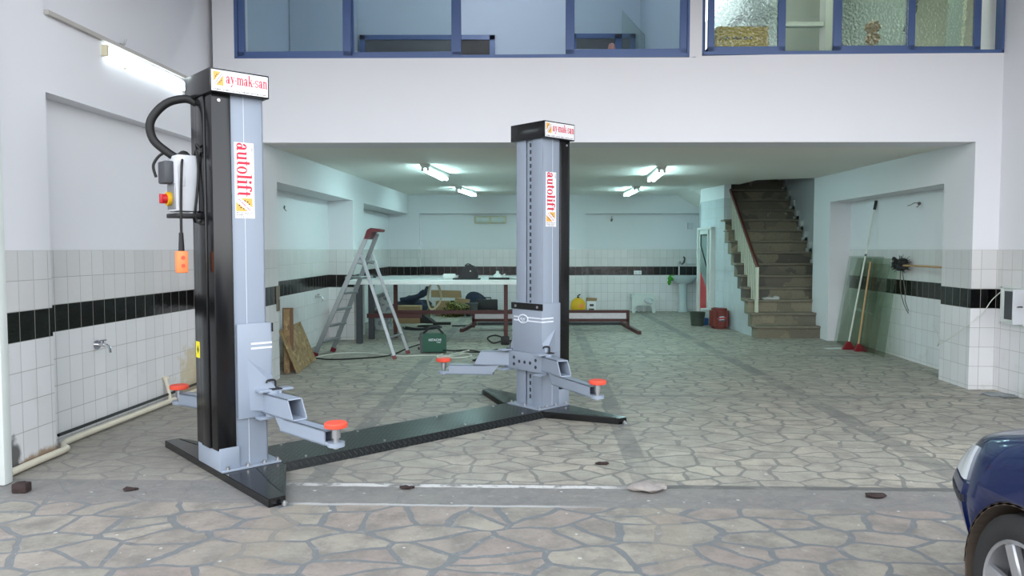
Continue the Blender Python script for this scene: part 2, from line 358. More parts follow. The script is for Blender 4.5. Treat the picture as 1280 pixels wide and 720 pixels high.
# ------------------------------------------------------------------ mesh builder
I4 = Matrix.Identity(4)
class MB:
    def __init__(s, T=None): s.bm = bmesh.new(); s.T = T or I4
    def _add(s, src, mat=None):
        tm = s.T @ (mat or I4); vm = {}
        for v in src.verts: vm[v] = s.bm.verts.new(tm @ v.co)
        for f in src.faces:
            try: s.bm.faces.new([vm[v] for v in f.verts])
            except ValueError: pass
        src.free(); return s
    def box(s, a, b, bev=0, seg=2, mat=None):
        t = bmesh.new(); bmesh.ops.create_cube(t, size=1)
        lo = [min(p, q) for p, q in zip(a, b)]; hi = [max(p, q) for p, q in zip(a, b)]
        for v in t.verts: v.co = Vector([lo[i]+(v.co[i]+.5)*(hi[i]-lo[i]) for i in range(3)])
        if bev:
            bv = min(bev, min(h-l for h, l in zip(hi, lo))*.45)
            bmesh.ops.bevel(t, geom=t.edges[:], offset=bv, segments=seg, affect='EDGES', profile=.5)
        return s._add(t, mat)
    def prism(s, poly, d0, d1, plane='xy', bev=0, mat=None):
        t = bmesh.new()
        mk = {'xy': lambda p, d: (p[0], p[1], d), 'xz': lambda p, d: (p[0], d, p[1]), 'yz': lambda p, d: (d, p[0], p[1])}[plane]
        A = [t.verts.new(mk(p, d0)) for p in poly]; B = [t.verts.new(mk(p, d1)) for p in poly]
        n = len(poly); t.faces.new(A); t.faces.new(B[::-1])
        for i in range(n): t.faces.new((A[i], B[i], B[(i+1) % n], A[(i+1) % n]))
        bmesh.ops.recalc_face_normals(t, faces=t.faces)
        if bev: bmesh.ops.bevel(t, geom=t.edges[:], offset=bev, segments=2, affect='EDGES')
        return s._add(t, mat)
    def slab(s, pts_bottom, thick):
        """plan polygon with its own heights, given thickness upwards"""
        t = bmesh.new(); A = [t.verts.new(p) for p in pts_bottom]; B = [t.verts.new((p[0], p[1], p[2]+thick)) for p in pts_bottom]
        n = len(A); t.faces.new(A); t.faces.new(B[::-1])
        for i in range(n): t.faces.new((A[i], B[i], B[(i+1) % n], A[(i+1) % n]))
        bmesh.ops.recalc_face_normals(t, faces=t.faces); return s._add(t)
    def hull(s, pts):
        t = bmesh.new()
        for p in pts: t.verts.new(p)
        r = bmesh.ops.convex_hull(t, input=t.verts[:])
        bmesh.ops.recalc_face_normals(t, faces=t.faces); return s._add(t)
    def tube(s, pts, r, seg=8, closed=False):
        P = [Vector(p) for p in pts]; n = len(P); t = bmesh.new(); rings = []
        rr = r if isinstance(r, (list, tuple)) else [r]*n
        up = None
        for i in range(n):
            if closed: d = (P[(i+1) % n]-P[i-1])
            else: d = P[min(i+1, n-1)]-P[max(i-1, 0)]
            if d.length < 1e-9: d = Vector((0, 0, 1))
            d.normalize()
            if up is None:
                up = Vector((0, 0, 1)) if abs(d.z) < .9 else Vector((1, 0, 0))
            x = up.cross(d)
            if x.length < 1e-6: x = Vector((1, 0, 0)).cross(d)
            x.normalize(); y = d.cross(x).normalized(); up = y
            rings.append([t.verts.new(P[i]+(x*math.cos(2*math.pi*k/seg)+y*math.sin(2*math.pi*k/seg))*rr[i]) for k in range(seg)])
        m = n if closed else n-1
        for i in range(m):
            a, b = rings[i], rings[(i+1) % n]
            for k in range(seg): t.faces.new((a[k], a[(k+1) % seg], b[(k+1) % seg], b[k]))
        if not closed:
            t.faces.new(rings[0][::-1]); t.faces.new(rings[-1])
        bmesh.ops.recalc_face_normals(t, faces=t.faces); return s._add(t)
    def cyl(s, p0, p1, r, r1=None, seg=16): return s.tube([p0, p1], [r, r if r1 is None else r1], seg)
    def bar(s, p0, p1, w, h, up=(0, 0, 1), bev=0):
        p0 = Vector(p0); p1 = Vector(p1); d = p1-p0; L = d.length; d.normalize(); u = Vector(up)
        x = d.cross(u)
        if x.length < 1e-6: x = Vector((1, 0, 0))
        x.normalize(); u = x.cross(d).normalized()
        m = Matrix((x, d, u)).transposed().to_4x4(); m.translation = p0
        return s.box((-w/2, 0, -h/2), (w/2, L, h/2), bev, 1, mat=m)
    def lathe(s, prof, seg=20, mat=None, cap=True):
        t = bmesh.new(); rings = []
        for (r, z) in prof:
            rings.append([t.verts.new((r*math.cos(2*math.pi*k/seg), r*math.sin(2*math.pi*k/seg), z)) for k in range(seg)] if r > 1e-5 else [t.verts.new((0, 0, z))])
        for a, b in zip(rings, rings[1:]):
            for k in range(seg):
                k2 = (k+1) % seg
                if len(a) == 1 and len(b) == 1: continue
                if len(a) == 1: t.faces.new((a[0], b[k], b[k2]))
                elif len(b) == 1: t.faces.new((a[k], a[k2], b[0]))
                else: t.faces.new((a[k], a[k2], b[k2], b[k]))
        for rg in (rings[0], rings[-1]):
            if cap and len(rg) > 2:
                try: t.faces.new(rg)
                except ValueError: pass
        bmesh.ops.recalc_face_normals(t, faces=t.faces); return s._add(t, mat)
    def loft(s, rings, cap=True):
        t = bmesh.new(); V = [[t.verts.new(p) for p in r] for r in rings]; n = len(rings[0])
        for a, b in zip(V, V[1:]):
            for k in range(n): t.faces.new((a[k], a[(k+1) % n], b[(k+1) % n], b[k]))
        if cap: t.faces.new(V[0][::-1]); t.faces.new(V[-1])
        bmesh.ops.recalc_face_normals(t, faces=t.faces); return s._add(t)
    def lump(s, c, size, seed=0, amp=.25, sub=3):
        """crumpled rounded heap"""
        t = bmesh.new(); bmesh.ops.create_icosphere(t, subdivisions=sub, radius=.5); q = random.Random(seed)
        ph = [(q.uniform(2, 9), Vector((q.uniform(-1, 1), q.uniform(-1, 1), q.uniform(-1, 1))).normalized(), q.uniform(0, 6)) for _ in range(6)]
        for v in t.verts:
            k = 1+amp*sum(math.sin(f*v.co.dot(d)*2+p) for f, d, p in ph)/3
            v.co = Vector((v.co.x*k*size[0], v.co.y*k*size[1], max(v.co.z*k, -.42)*size[2]))
        zb = min(v.co.z for v in t.verts)
        for v in t.verts: v.co += Vector((c[0], c[1], c[2]-zb))
        return s._add(t)
    def text(s, body, w, h, mat, bold=.0, depth=.0008):
        """lettering scaled to fill a w x h box centred on mat"""
        cu = bpy.data.curves.new('t', 'FONT'); cu.body = body; cu.offset = bold; cu.resolution_u = 3; cu.extrude = .02
        ob = bpy.data.objects.new('t', cu); COL.objects.link(ob)
        dg = bpy.context.evaluated_depsgraph_get(); me = bpy.data.meshes.new_from_object(ob.evaluated_get(dg))
        bpy.data.objects.remove(ob); bpy.data.curves.remove(cu)
        t = bmesh.new(); t.from_mesh(me); bpy.data.meshes.remove(me)
        xs = [v.co.x for v in t.verts]; ys = [v.co.y for v in t.verts]
        x0, x1, y0, y1 = min(xs), max(xs), min(ys), max(ys)
        for v in t.verts:
            v.co = Vector(((v.co.x-(x0+x1)/2)/(x1-x0)*w, (v.co.y-(y0+y1)/2)/(y1-y0)*h, depth*.5+(v.co.z/.02)*depth*.5))
        return s._add(t, mat)
    def slab_text(s, body, w, h, mat, depth=.0008, dot=False):
        """condensed slab-serif lettering drawn from stems, bowls and serifs"""
        P = []   # polygons
        def rc(x0, y0, x1, y1): P.append([(x0+ox, y0), (x1+ox, y0), (x1+ox, y1), (x0+ox, y1)])
        def pg(*p): P.append([(a+ox, b) for a, b in p])
        def el(cx, cy, rx, ry): P.append([(ox+cx+rx*math.cos(2*math.pi*k/16), cy+ry*math.sin(2*math.pi*k/16)) for k in range(16)])
        def arc(cx, cy, rx, ry, a0, a1, tx, ty):
            n = max(4, int(abs(a1-a0)/18))
            for k in range(n):
                q = [R(a0+(a1-a0)*(k+d)/n) for d in (0, 1)]
                P.append([(ox+cx+rx*math.cos(q[0]), cy+ry*math.sin(q[0])), (ox+cx+rx*math.cos(q[1]), cy+ry*math.sin(q[1])), (ox+cx+(rx-tx)*math.cos(q[1]), cy+(ry-ty)*math.sin(q[1])), (ox+cx+(rx-tx)*math.cos(q[0]), cy+(ry-ty)*math.sin(q[0]))])
        ox = 0.0
        for ch in body:
            if ch == 'l': rc(.1, 0, .34, 1.5); rc(0, 0, .44, .08); rc(0, 1.42, .2, 1.5); a = .50
            elif ch == 'i': rc(.1, 0, .34, 1); rc(0, 0, .44, .08); rc(0, .92, .2, 1); el(.22, 1.32, .15, .14); a = .50
            elif ch == 't': rc(.1, .2, .34, 1.3); rc(0, .92, .5, 1); arc(.34, .22, .24, .22, 180, 300, .22, .1); a = .54
            elif ch == 'f': rc(.1, 0, .34, 1.25); rc(0, 0, .46, .08); rc(0, .92, .5, 1); arc(.38, 1.24, .28, .26, 30, 180, .22, .1); el(.56, 1.34, .1, .1); a = .62
            elif ch == 'o': arc(.37, .5, .37, .52, 0, 360, .21, .08); a = .80
            elif ch in 'nm':
                rc(.08, 0, .3, 1); rc(0, 0, .38, .08); rc(0, .92, .2, 1)
                arc(.48, .70, .26, .30, 0, 150, .22, .10); rc(.52, 0, .74, .72); rc(.45, 0, .81, .08); a = .88
                if ch == 'm': arc(.92, .70, .26, .30, 0, 150, .22, .10); rc(.96, 0, 1.18, .72); rc(.89, 0, 1.25, .08); a = 1.32
            elif ch == 'u': rc(.08, .28, .3, 1); arc(.36, .28, .28, .30, 180, 330, .22, .1); rc(.52, 0, .74, 1); rc(0, .92, .3, 1); rc(.44, .92, .74, 1); rc(.6, 0, .82, .08); a = .88
            elif ch == 'a': rc(.44, .06, .66, .72); arc(.38, .70, .28, .32, 0, 165, .22, .09); el(.17, .74, .1, .11); arc(.29, .28, .28, .30, 0, 360, .2, .08); rc(.5, 0, .78, .08); a = .84
            elif ch == 'y': pg((.06, 1), (.32, 1), (.53, .12), (.40, -.05)); pg((.60, 1), (.70, 1), (.42, -.1), (.28, -.36), (.24, -.28), (.36, -.05)); el(.17, -.32, .12, .11); rc(0, .92, .40, 1); rc(.5, .92, .80, 1); a = .84
            elif ch == 'k': rc(.08, 0, .3, 1.5); rc(0, 0, .4, .08); rc(0, 1.42, .2, 1.5); pg((.28, .36), (.28, .50), (.58, .98), (.68, .98)); pg((.34, .56), (.50, .74), (.84, .0), (.58, .0)); rc(.5, .92, .80, 1); rc(.5, 0, .90, .08); a = .94
            elif ch == 's': arc(.33, .74, .29, .28, 25, 270, .15, .11); arc(.33, .27, .31, .29, -155, 95, .16, .11); rc(.53, .70, .61, .98); rc(.02, .03, .10, .32); a = .72
            else: el(.17, .52, .12, .11) if dot else rc(.05, .44, .30, .60); a = .36
            ox += a
        xs = [p[0] for q in P for p in q]; ys = [p[1] for q in P for p in q]
        x0, x1, y0, y1 = min(xs), max(xs), min(ys), max(ys)
        for k, q in enumerate(P):
            s.prism([((x-(x0+x1)/2)/(x1-x0)*w, (y-(y0+y1)/2)/(y1-y0)*h) for x, y in q], 0, depth+(k % 7)*.00004, mat=mat)
        return s
    def build(s, name, mat, parent=None, loc=None, rotz=0, smooth=38):
        me = bpy.data.meshes.new(name); s.bm.to_mesh(me); s.bm.free()
        if isinstance(mat, str): mat = M[mat]
        me.materials.append(mat)
        for p in me.polygons: p.use_smooth = True
        me.set_sharp_from_angle(angle=R(smooth))
        o = bpy.data.objects.new(name, me); COL.objects.link(o)
        if loc is not None: o.location = loc
        o.rotation_euler.z = rotz
        if parent is not None: o.parent = parent
        return o

def tag(o, label=None, cat=None, group=None, kind=None):
    if label: o['label'] = label
    if cat: o['category'] = cat
    if group: o['group'] = group
    if kind: o['kind'] = kind
    return o
def thing(name, label, cat, loc=(0, 0, 0), rotz=0, group=None):
    o = bpy.data.objects.new(name, None); COL.objects.link(o); o.location = loc; o.rotation_euler.z = rotz
    o.empty_display_size = .1
    return tag(o, label, cat, group)
def struct(name, mb, mat, parent=None):
    o = mb.build(name, mat, parent)
    if parent is None: o['kind'] = 'structure'
    return o
def smoothpath(pts, n=6, closed=False):
    P = [Vector(p) for p in pts]; out = []; m = len(P)
    rng = range(m) if closed else range(m-1)
    for i in rng:
        if closed: p0, p1, p2, p3 = P[i-1], P[i], P[(i+1) % m], P[(i+2) % m]
        else: p0, p1, p2, p3 = P[max(i-1, 0)], P[i], P[i+1], P[min(i+2, m-1)]
        for k in range(n):
            t = k/n
            out.append(.5*((2*p1)+(p2-p0)*t+(2*p0-5*p1+4*p2-p3)*t*t+(3*p1-p0-3*p2+p3)*t**3))
    if not closed: out.append(P[-1])
    return out
def frame(o, x, y):
    """matrix with origin o, x and y axes (z = x cross y)"""
    x = Vector(x).normalized(); y = Vector(y).normalized(); z = x.cross(y)
    m = Matrix((x, y, z)).transposed().to_4x4(); m.translation = Vector(o); return m


def dashes(m, w, h, n):
    # print too small to read: a row of broken strokes
    q = random.Random(n)
    for k in range(n):
        if k % 6 == 5: continue
        x0 = -w/2+w*k/n; m.box((x0, -h/2, 0), (x0+w/n*.28, h/2*q.uniform(.6, 1), .0006)); m.box((x0, q.choice((-h*.5, h*.2)), 0), (x0+w/n*.72, q.choice((-h*.3, h*.4)), .0006))

# ------------------------------------------------------------------ the room
def yb(x): return 7.916-.0272*x            # front line of the gallery wall
def zc(y): return 2.55+.0144*(y-7.9)       # underside of the low ceiling
def xi(y): return -2.612+.0235*(y-8)       # face of the inner left wall
def xr(y): return 4.712+.064*(y-7.82)      # face of the inner right wall

f = MB(); f.box((-16, -9, -.25), (18, 19, 0)); struct('floor', f, 'floor')

w = MB()
w.prism([(-3.235, 4.62), (-3.215, 5.30), (-3.8, 5.30), (-3.8, 4.62)], 0, 5.9)
w.prism([(-3.375, 5.30), (-3.205, 8.05), (-3.8, 8.05), (-3.8, 5.30)], 0, 2.53)
w.prism([(-3.215, 5.30), (-3.105, 8.05), (-3.8, 8.05), (-3.8, 5.30)], 2.53, 3.06)
w.prism([(-3.26, 5.30), (-3.15, 8.3), (-3.8, 8.3), (-3.8, 5.30)], 3.06, 5.9)
struct('wall_left', w, 'tile')
c = MB(); c.bar((-3.20, 5.31, 3.075), (-3.10, 7.93, 3.085), .035, .03)
struct('trim_1', c, 'conduit')
c = MB(); c.box((-3.235, 4.58, 0), (-3.10, 4.66, 4.25), .012); c.box((-3.20, 4.66, 0), (-3.15, 4.70, 4.25))
struct('trim_2', c, 'frame_white')

w = MB()
w.prism([(-3.105, 8.0), (-2.612, 7.987), (-2.602, 8.46), (-3.8, 8.46), (-3.8, 8.0)], 0, 2.75)
w.prism([(xi(8.46)-.38, 8.46), (xi(12.08)-.40, 12.08), (-3.8, 12.08), (-3.8, 8.46)], 0, 2.21)
w.prism([(xi(12.08), 12.08), (xi(12.85), 12.85), (-3.8, 12.85), (-3.8, 12.08)], 0, 2.22)
w.prism([(xi(12.85)-.42, 12.85), (xi(17.7)-.44, 17.7), (-3.8, 17.7), (-3.8, 12.85)], 0, 2.22)
w.slab([(xi(8.46), 8.46, 2.19), (xi(17.62), 17.62, 2.25), (-3.8, 17.62, 2.25), (-3.8, 8.46, 2.19)], .62)
struct('wall_left_inner', w, 'tile')

w = MB()
w.prism([(-3.6, 17.66), (4.9, 17.66), (4.9, 18.0), (-3.6, 18.0)], 0, 3.0)
w.box((-3.2, 17.50, 0), (-2.13, 17.659, 2.262)); w.box((1.08, 17.50, 0), (1.68, 17.659, 2.262)); w.box((-3.2, 17.50, 2.262), (4.9, 17.659, 2.9))
struct('wall_back', w, 'tile')

w = MB()   # gallery front with the two window openings
T_ = .42
def fp(x0, x1, z0, z1, th=T_): w.prism([(x0, yb(x0)), (x1, yb(x1)), (x1, yb(x1)+th), (x0, yb(x0)+th)], z0, z1)
def fq(x0, x1, z00, z01, z10, z11, th=T_):
    # wall piece between x0 and x1; bottom z00->z01, top z10->z11
    t = bmesh.new(); P = [(x0, z00), (x1, z01), (x1, z11), (x0, z10)]
    A = [t.verts.new((x, yb(x), z)) for x, z in P]; B = [t.verts.new((x, yb(x)+th, z)) for x, z in P]
    t.faces.new(A); t.faces.new(B[::-1])
    for i in range(4): t.faces.new((A[i], B[i], B[(i+1) % 4], A[(i+1) % 4]))
    bmesh.ops.recalc_face_normals(t, faces=t.faces); w._add(t)
fq(-3.105, 1.875, 2.555, 2.543, 3.422, 3.402); fq(1.875, 5.0, 2.543, 2.535, 3.415, 3.452)
fq(-3.105, -2.88, 3.422, 3.422, 5, 5.9); fq(1.812, 1.938, 3.402, 3.415, 5.9, 5.9, .12)
fq(-2.88, 1.812, 4.72, 4.72, 5, 5.9); fq(1.938, 5.0, 4.72, 4.72, 5, 5.9)
struct('wall_front_gallery', w, 'paint')

w = MB()
w.prism([(4.94, 4.6), (4.967, 7.79), (5.6, 7.79), (5.6, 4.6)], 0, 5.9)
w.prism([(5.0, 7.7), (5.0, 8.3), (5.6, 8.3), (5.6, 7.7)], 2.6, 5.9)
struct('wall_right', w, 'tile')
w = MB()
w.prism([(4.712, 7.79), (4.968, 7.775), (5.5, 7.775), (5.5, 8.40), (xr(8.40), 8.40)], 0, 2.72)
w.prism([(xr(8.40)+.335, 8.40), (xr(11.93)+.325, 11.93), (5.6, 11.93), (5.6, 8.40)], 0, 2.18)
w.slab([(xr(8.40), 8.40, 2.165), (5.6, 8.40, 2.165), (5.6, 11.93, 2.18), (xr(11.93), 11.93, 2.18)], .56)
struct('wall_right_inner', w, 'tile')
w = MB(); w.prism([(xr(11.93), 11.93), (xr(12.7), 12.7), (5.6, 12.7), (5.6, 11.93)], 0, 2.75)
struct('wall_right_end', w, 'paint')
# stairwell shell
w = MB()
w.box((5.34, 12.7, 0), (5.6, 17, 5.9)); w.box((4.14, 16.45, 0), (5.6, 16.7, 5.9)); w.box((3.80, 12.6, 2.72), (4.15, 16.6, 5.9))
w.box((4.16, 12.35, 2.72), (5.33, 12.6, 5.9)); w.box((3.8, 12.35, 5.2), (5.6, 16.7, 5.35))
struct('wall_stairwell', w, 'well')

c = MB()
pl = [(-3.3, 8.06), (5.3, 7.84), (5.3, 12.62), (5.0, 12.62), (4.2, 13.1), (4.2, 14.1), (3.95, 14.1), (3.95, 16.5), (4.9, 16.5), (4.9, 17.7), (-3.3, 17.7)]
c.slab([(x, y, zc(y)) for x, y in pl], .16); struct('ceiling', c, 'ceiling')
c = MB(); c.prism([(3.72, 2.72), (4.42, 2.30), (4.42, 2.72)], 16.0, 17.6, 'xz'); struct('trim_3', c, 'ceiling')
c = MB(); c.box((-3.8, 4.3, 5.9), (5.6, 12.2, 6.1)); struct('ceiling_hall', c, 'paint')
# street front around the open shutter
w = MB(); w.box((-16, 4.35, 0), (-3.235, 4.62, 6)); w.box((4.94, 4.35, 0), (18, 4.62, 6)); w.box((-3.3, 4.35, 4.25), (5, 4.62, 6))
struct('wall_street', w, 'paint')
# gallery room behind the windows
w = MB()
w.box((-3.5, 11.8, 2.7), (2.0, 12.0, 5.9)); w.box((-3.5, 8.36, 2.7), (-3.15, 11.79, 5.9)); w.box((-3.14, 10.9, 2.9), (-2.36, 11.79, 5.9))
w.prism([(1.875, 8.0), (1.965, 11.79), (2.0, 11.79), (1.93, 8.0)], 2.93, 5.9)
struct('wall_gallery', w, 'gallery')
w = MB()
w.box((2.01, 11.8, 2.7), (2.6, 12.0, 5.9)); w.box((4.05, 11.8, 2.7), (5.1, 12.0, 5.9)); w.box((2.6, 11.8, 2.7), (4.05, 12.0, 3.8)); w.box((2.6, 11.8, 5.5), (4.05, 12.0, 5.9))
w.box((5.0, 8.25, 2.7), (5.3, 11.79, 5.9)); w.prism([(1.935, 8.0), (2.005, 11.79), (2.09, 11.79), (1.99, 8.0)], 2.93, 5.9)
w.box((4.22, 10.4, 2.93), (4.34, 10.6, 5.9)); w.box((3.6, 10.45, 4.46), (4.22, 10.55, 4.52))
struct('wall_store_room', w, 'gallery2')
w = MB(); w.box((-3.3, 8.2, 2.74), (5.1, 11.9, 2.92)); struct('floor_gallery', w, 'gallery')

# wall beside and beyond the stairs
def xs(y): return 3.975+.008*(y-12.27)
NST = 18; RISE = .2; RUN = .215; Y0 = 12.27
w = MB()
poly = [(Y0+.02, 0)]
for k in range(1, 11):
    poly += [(Y0+RUN*(k-1)+.02, RISE*k-.05), (Y0+RUN*k+.02, RISE*k-.05)]
poly = [(Y0+.02, 0)] + poly[1:] + [(Y0+RUN*10+.02, 0)]
w.prism(poly, 3.975, 4.06, 'yz')
w.prism([(3.972, 14.3), (3.945, 14.78), (4.1, 14.78), (4.1, 14.3)], 0, 2.75)
w.prism([(3.945, 14.78), (3.845, 15.52), (3.97, 15.52), (4.07, 14.78)], 1.875, 2.75)
w.prism([(3.845, 15.52), (4.34, 17.7), (4.5, 17.7), (3.97, 15.52)], 0, 2.75)
w.box((4.11, 14.36, 0), (5.335, 14.45, 1.7))
struct('wall_stair_side', w, 'tile_plain')

# stairs
st = thing('staircase', 'worn dark stone staircase with stepped treads climbing into the dim stairwell', 'staircase', (3.9, Y0, 0))
for k in range(1, NST+1):
    y0 = RUN*(k-1); xl = xs(Y0+y0)-.045-3.9
    xrr = (xr(Y0+y0)-3.9-.002) if Y0+y0 < 12.69 else 5.338-3.9
    if k > 10: xl = max(xl, 4.105-3.9)
    m = MB(); m.box((xl+.03, y0, RISE*(k-1)-(0 if k == 1 else .045)), (xrr, y0+RUN+.02, RISE*k-.045))
    so = m.build('step', 'step', st)
    m = MB(); m.box((xl, y0-.025, RISE*k-.04), (xrr, y0+RUN+.005, RISE*k), .006, 1); m.build('tread', 'tread', so)
sk = MB()
for k in range(3, NST+1):
    y0 = Y0+RUN*(k-1)
    if y0 < 12.70: continue
    sk.box((5.315, y0-.02, RISE*k), (5.342, y0+.06, RISE*k+.17)); sk.box((5.315, y0-.02, RISE*k), (5.342, y0+RUN+.02, RISE*k+.06))
struct('baseboard_stairs', sk, 'frame_white')

# railing: posts, balusters and a brown handrail
rl = thing('stair_railing', 'cream iron stair railing with a sloping brown handrail beside the stone steps', 'railing', (4.05, 12.52, .4))
pb = Vector((0, 0, 0)); p_top0 = Vector((.01, .06, .745)); p_top1 = Vector((.045, 1.80, 2.16))
m = MB(); m.bar((0, .03, 0), (0, .03, .75), .045, .045); m.build('newel_post', 'iron_white', rl)
m = MB(); m.bar(p_top0+Vector((-.01, -.05, .0)), p_top1, .055, .06, bev=.015); m.build('handrail', 'darkwood', rl)
m = MB(); m.bar(p_top0-Vector((0, 0, .05)), p_top1-Vector((0, 0, .05)), .02, .02); m.build('upper_rail', 'iron_white', rl)
for i in range(1, 17):
    yv = .03+i*.107; tt = (yv-.06)/1.74
    top = p_top0.lerp(p_top1, tt); k = int((yv+12.52-Y0)/RUN)+1
    zb = min(RISE*k-.4, top.z-.2)
    m = MB(); m.bar((top.x, yv, zb), (top.x, yv, top.z-.05), .02, .02); m.build('baluster', 'iron_white', rl)

# toilet door by the stairs
d = thing('door_1', 'pale door ajar beside the stairs with a diagonal red lower panel', 'door', (3.845, 15.5, 0)); d['kind'] = 'structure'
a_open = math.atan2(-.68, .02); a_wall = math.atan2(-.73, .09)
m = MB()
dv = Vector((math.cos(a_wall), math.sin(a_wall), 0)); nv = Vector((dv.y, -dv.x, 0))
for q0, q1 in ((0, .04), (.66, .735)):
    p = dv*((q0+q1)/2); m.bar((p.x, p.y, 0), (p.x, p.y, 1.87), q1-q0, .16, up=tuple(-nv))
m.bar((0, 0, 1.85), (dv.x*.735, dv.y*.735, 1.85), .16, .05); m.build('door_frame', 'frame_white', d)
leafM = frame((-.02, -.03, .02), (math.cos(a_open), math.sin(a_open), 0), (0, 0, 1))
m = MB(leafM)
WL, HL = .62, 1.80
m.box((0, 0, -.02), (.07, HL, .02)); m.box((WL-.07, 0, -.02), (WL, HL, .02)); m.box((0, 0, -.02), (WL, .06, .02)); m.box((0, HL-.08, -.02), (WL, HL, .02))
lf = m.build('door_leaf', 'frame_white', d)
m = MB(leafM); m.prism([(.07, .06), (WL-.07, .06), (WL-.07, .62), (.07, .98)], -.008, .008); m.build('red_panel', 'red', lf)
m = MB(leafM); m.prism([(.07, .98), (WL-.07, .62), (WL-.07, HL-.08), (.07, HL-.08)], -.008, .008); m.build('glass_panel', 'door_glass', lf)
m = MB(leafM)
m.bar((.10, HL-.09, .014), (WL-.10, HL-.10, .014), .02, .02); m.bar((.10, HL-.09, .014), (.10, 1.5, .014), .02, .02); m.bar((.10, 1.5, .014), (WL-.10, 1.08, .014), .02, .02)
m.build('dark_trim', 'blackm', lf)
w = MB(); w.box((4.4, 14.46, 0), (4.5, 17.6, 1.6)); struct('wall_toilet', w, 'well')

# ------------------------------------------------------------------ gallery windows
def window(name, root_label, jambs, rail, sashes, z0, zt=4.72):
    d = thing(name, root_label, 'window', (0, 7.916, 0), -.0272); d['kind'] = 'structure'
    m = MB()
    m.box((jambs[0], .0, z0), (jambs[1], .12, z0+.035))
    for x0, x1 in rail: m.box((x0, .0, z0), (x1, .12, zt))
    m.box((jambs[0], 0, zt-.04), (jambs[1], .12, zt)); m.build('window_frame', 'frame_blue', d)
    for x0, x1, wl, wr, yo, gm in sashes:
        s = MB(); b = z0+.022
        s.box((x0, yo, b), (x0+wl, yo+.035, zt-.03), .004, 1); s.box((x1-wr, yo, b), (x1, yo+.035, zt-.03), .004, 1)
        s.box((x0, yo, b), (x1, yo+.035, b+.065), .004, 1); s.box((x0, yo, zt-.1), (x1, yo+.035, zt-.03), .004, 1)
        so = s.build('window_sash', 'frame_blue', d)
        g = MB(); g.box((x0+wl-.01, yo+.014, b+.05), (x1-wr+.01, yo+.02, zt-.09)); g.build('window_pane', gm, so)
    return d
window('window_1', 'long blue sliding window above the beam', (-2.88, 1.812), [(-2.88, -2.845), (1.79, 1.812)],
       [(-2.845, -1.665, .07, .085, .012, 'glass'), (-1.70, -.53, .05, .10, .062, 'glass'), (.55, 1.79, .09, .075, .012, 'glass')], 3.408)
window('window_2', 'blue sliding window with hammered glass', (1.938, 4.99), [(1.938, 1.955), (4.945, 4.99)],
       [(2.0, 2.785, .065, .08, .012, 'frosted'), (3.265, 4.085, .085, .07, .012, 'frosted'), (4.02, 4.77, .065, .07, .062, 'frosted')], 3.425)
m = MB(); m.box((1.955, 7.99, 3.43), (2.0, 8.03, 4.7)); struct('trim_4', m, 'frame_blue')

# blue framed doors on the rear wall of the gallery
def gdoor(name, x0, x1, zt, split, mats):
    d = thing(name, 'blue aluminium framed glazed door on the rear wall of the gallery', 'door', (0, 11.74, 2.92)); d['kind'] = 'structure'
    m = MB(); h = zt-2.92
    for a, b in ((x0, x0+.08), (x1-.08, x1), (split-.05, split+.05)): m.box((a, 0, 0), (b, .055, h))
    m.box((x0, 0, h-.07), (x1, .055, h)); m.build('door_frame', 'frame_blue', d)
    for (a, b), mt in zip(((x0+.08, split-.05), (split+.05, x1-.08)), mats):
        m = MB(); m.box((a, .02, 0), (b, .05, h-.07)); m.build('door_panel', mt, d)
gdoor('door_2', -2.32, -.26, 4.70, -.88, ('grey_dark', 'blackm'))  # black panel stands in for the shade of a dark opening
gdoor('door_3', .9, 1.88, 4.72, 1.62, ('grey_dark', 'grey_dark'))
m = MB(); m.prism([(1.60, 2.95), (1.93, 2.95), (1.93, 4.55), (1.60, 4.90)], 11.2, 11.25, 'xz')  # open casement leaf in front of the rear glazing
tag(m.build('casement_leaf', 'glass_green'), 'open glazed casement leaf standing behind the long gallery window', 'board')
# things on the gallery sill
t = thing('ornament', 'small pink-headed ornament standing on the sill behind the long blue window', 'ornament', (1.06, 8.2, 3.41))
m = MB(); m.lathe([(.065, 0), (.06, .03), (.035, .10), (.02, .13), (0, .135)], 16); m.build('skirt', 'porcelain', t)
m = MB(); m.lathe([(0, .115), (.03, .125), (.042, .165), (.03, .21), (0, .225)], 16); m.build('head', 'pink', t)
t = thing('yellow_box', 'yellow cardboard box behind the hammered glass pane', 'box', (2.42, 8.2, 3.425))
m = MB(); m.box((-.27, -.08, 0), (.28, .1, .36), .006); m.build('box_body', 'yellow', t)
m = MB(frame((-.06, -.0802, .24), (1, 0, 0), (0, 0, 1))); dashes(m, .34, .03, 16); m.build('faded_print', 'olive', t)
for i, (xa, lean, zt_) in enumerate(((4.38, .05, 1.15), (4.80, .06, 1.12))):
    m = MB(); wd = .36 if i == 0 else .1
    m.prism([(-wd/2, 0), (wd/2, 0), (wd/2+lean, zt_), (-wd/2+lean, zt_)], 0, .05, 'xz')
    o = m.build('foam_board', 'foam', None, (xa, 8.13, 3.425))
    tag(o, ('wide cream foam board leaning behind the hammered glass', 'narrow cream foam board leaning in the open gap beside the gallery corner')[i], 'foam board', 'foam boards on the gallery sill')
m = MB(); m.tube(smoothpath([(4.22, 8.16, 4.3), (4.25, 8.16, 4.0), (4.2, 8.16, 3.85), (4.17, 8.16, 3.75)]), [.035]*19)
tag(m.build('dark_strap', 'blackm'), 'dark strap hanging next to the cream foam board', 'strap')
t = thing('brass_lamp', 'brass double-bulbed lamp seen blurred through the hammered pane', 'lamp', (3.83, 8.2, 3.425))
m = MB(); m.lathe([(.09, 0), (.08, .03), (.03, .06), (.03, .18), (.08, .24), (.08, .27), (.04, .31), (.08, .36), (.07, .41), (0, .45)], 18); m.build('lamp_body', 'wood', t)
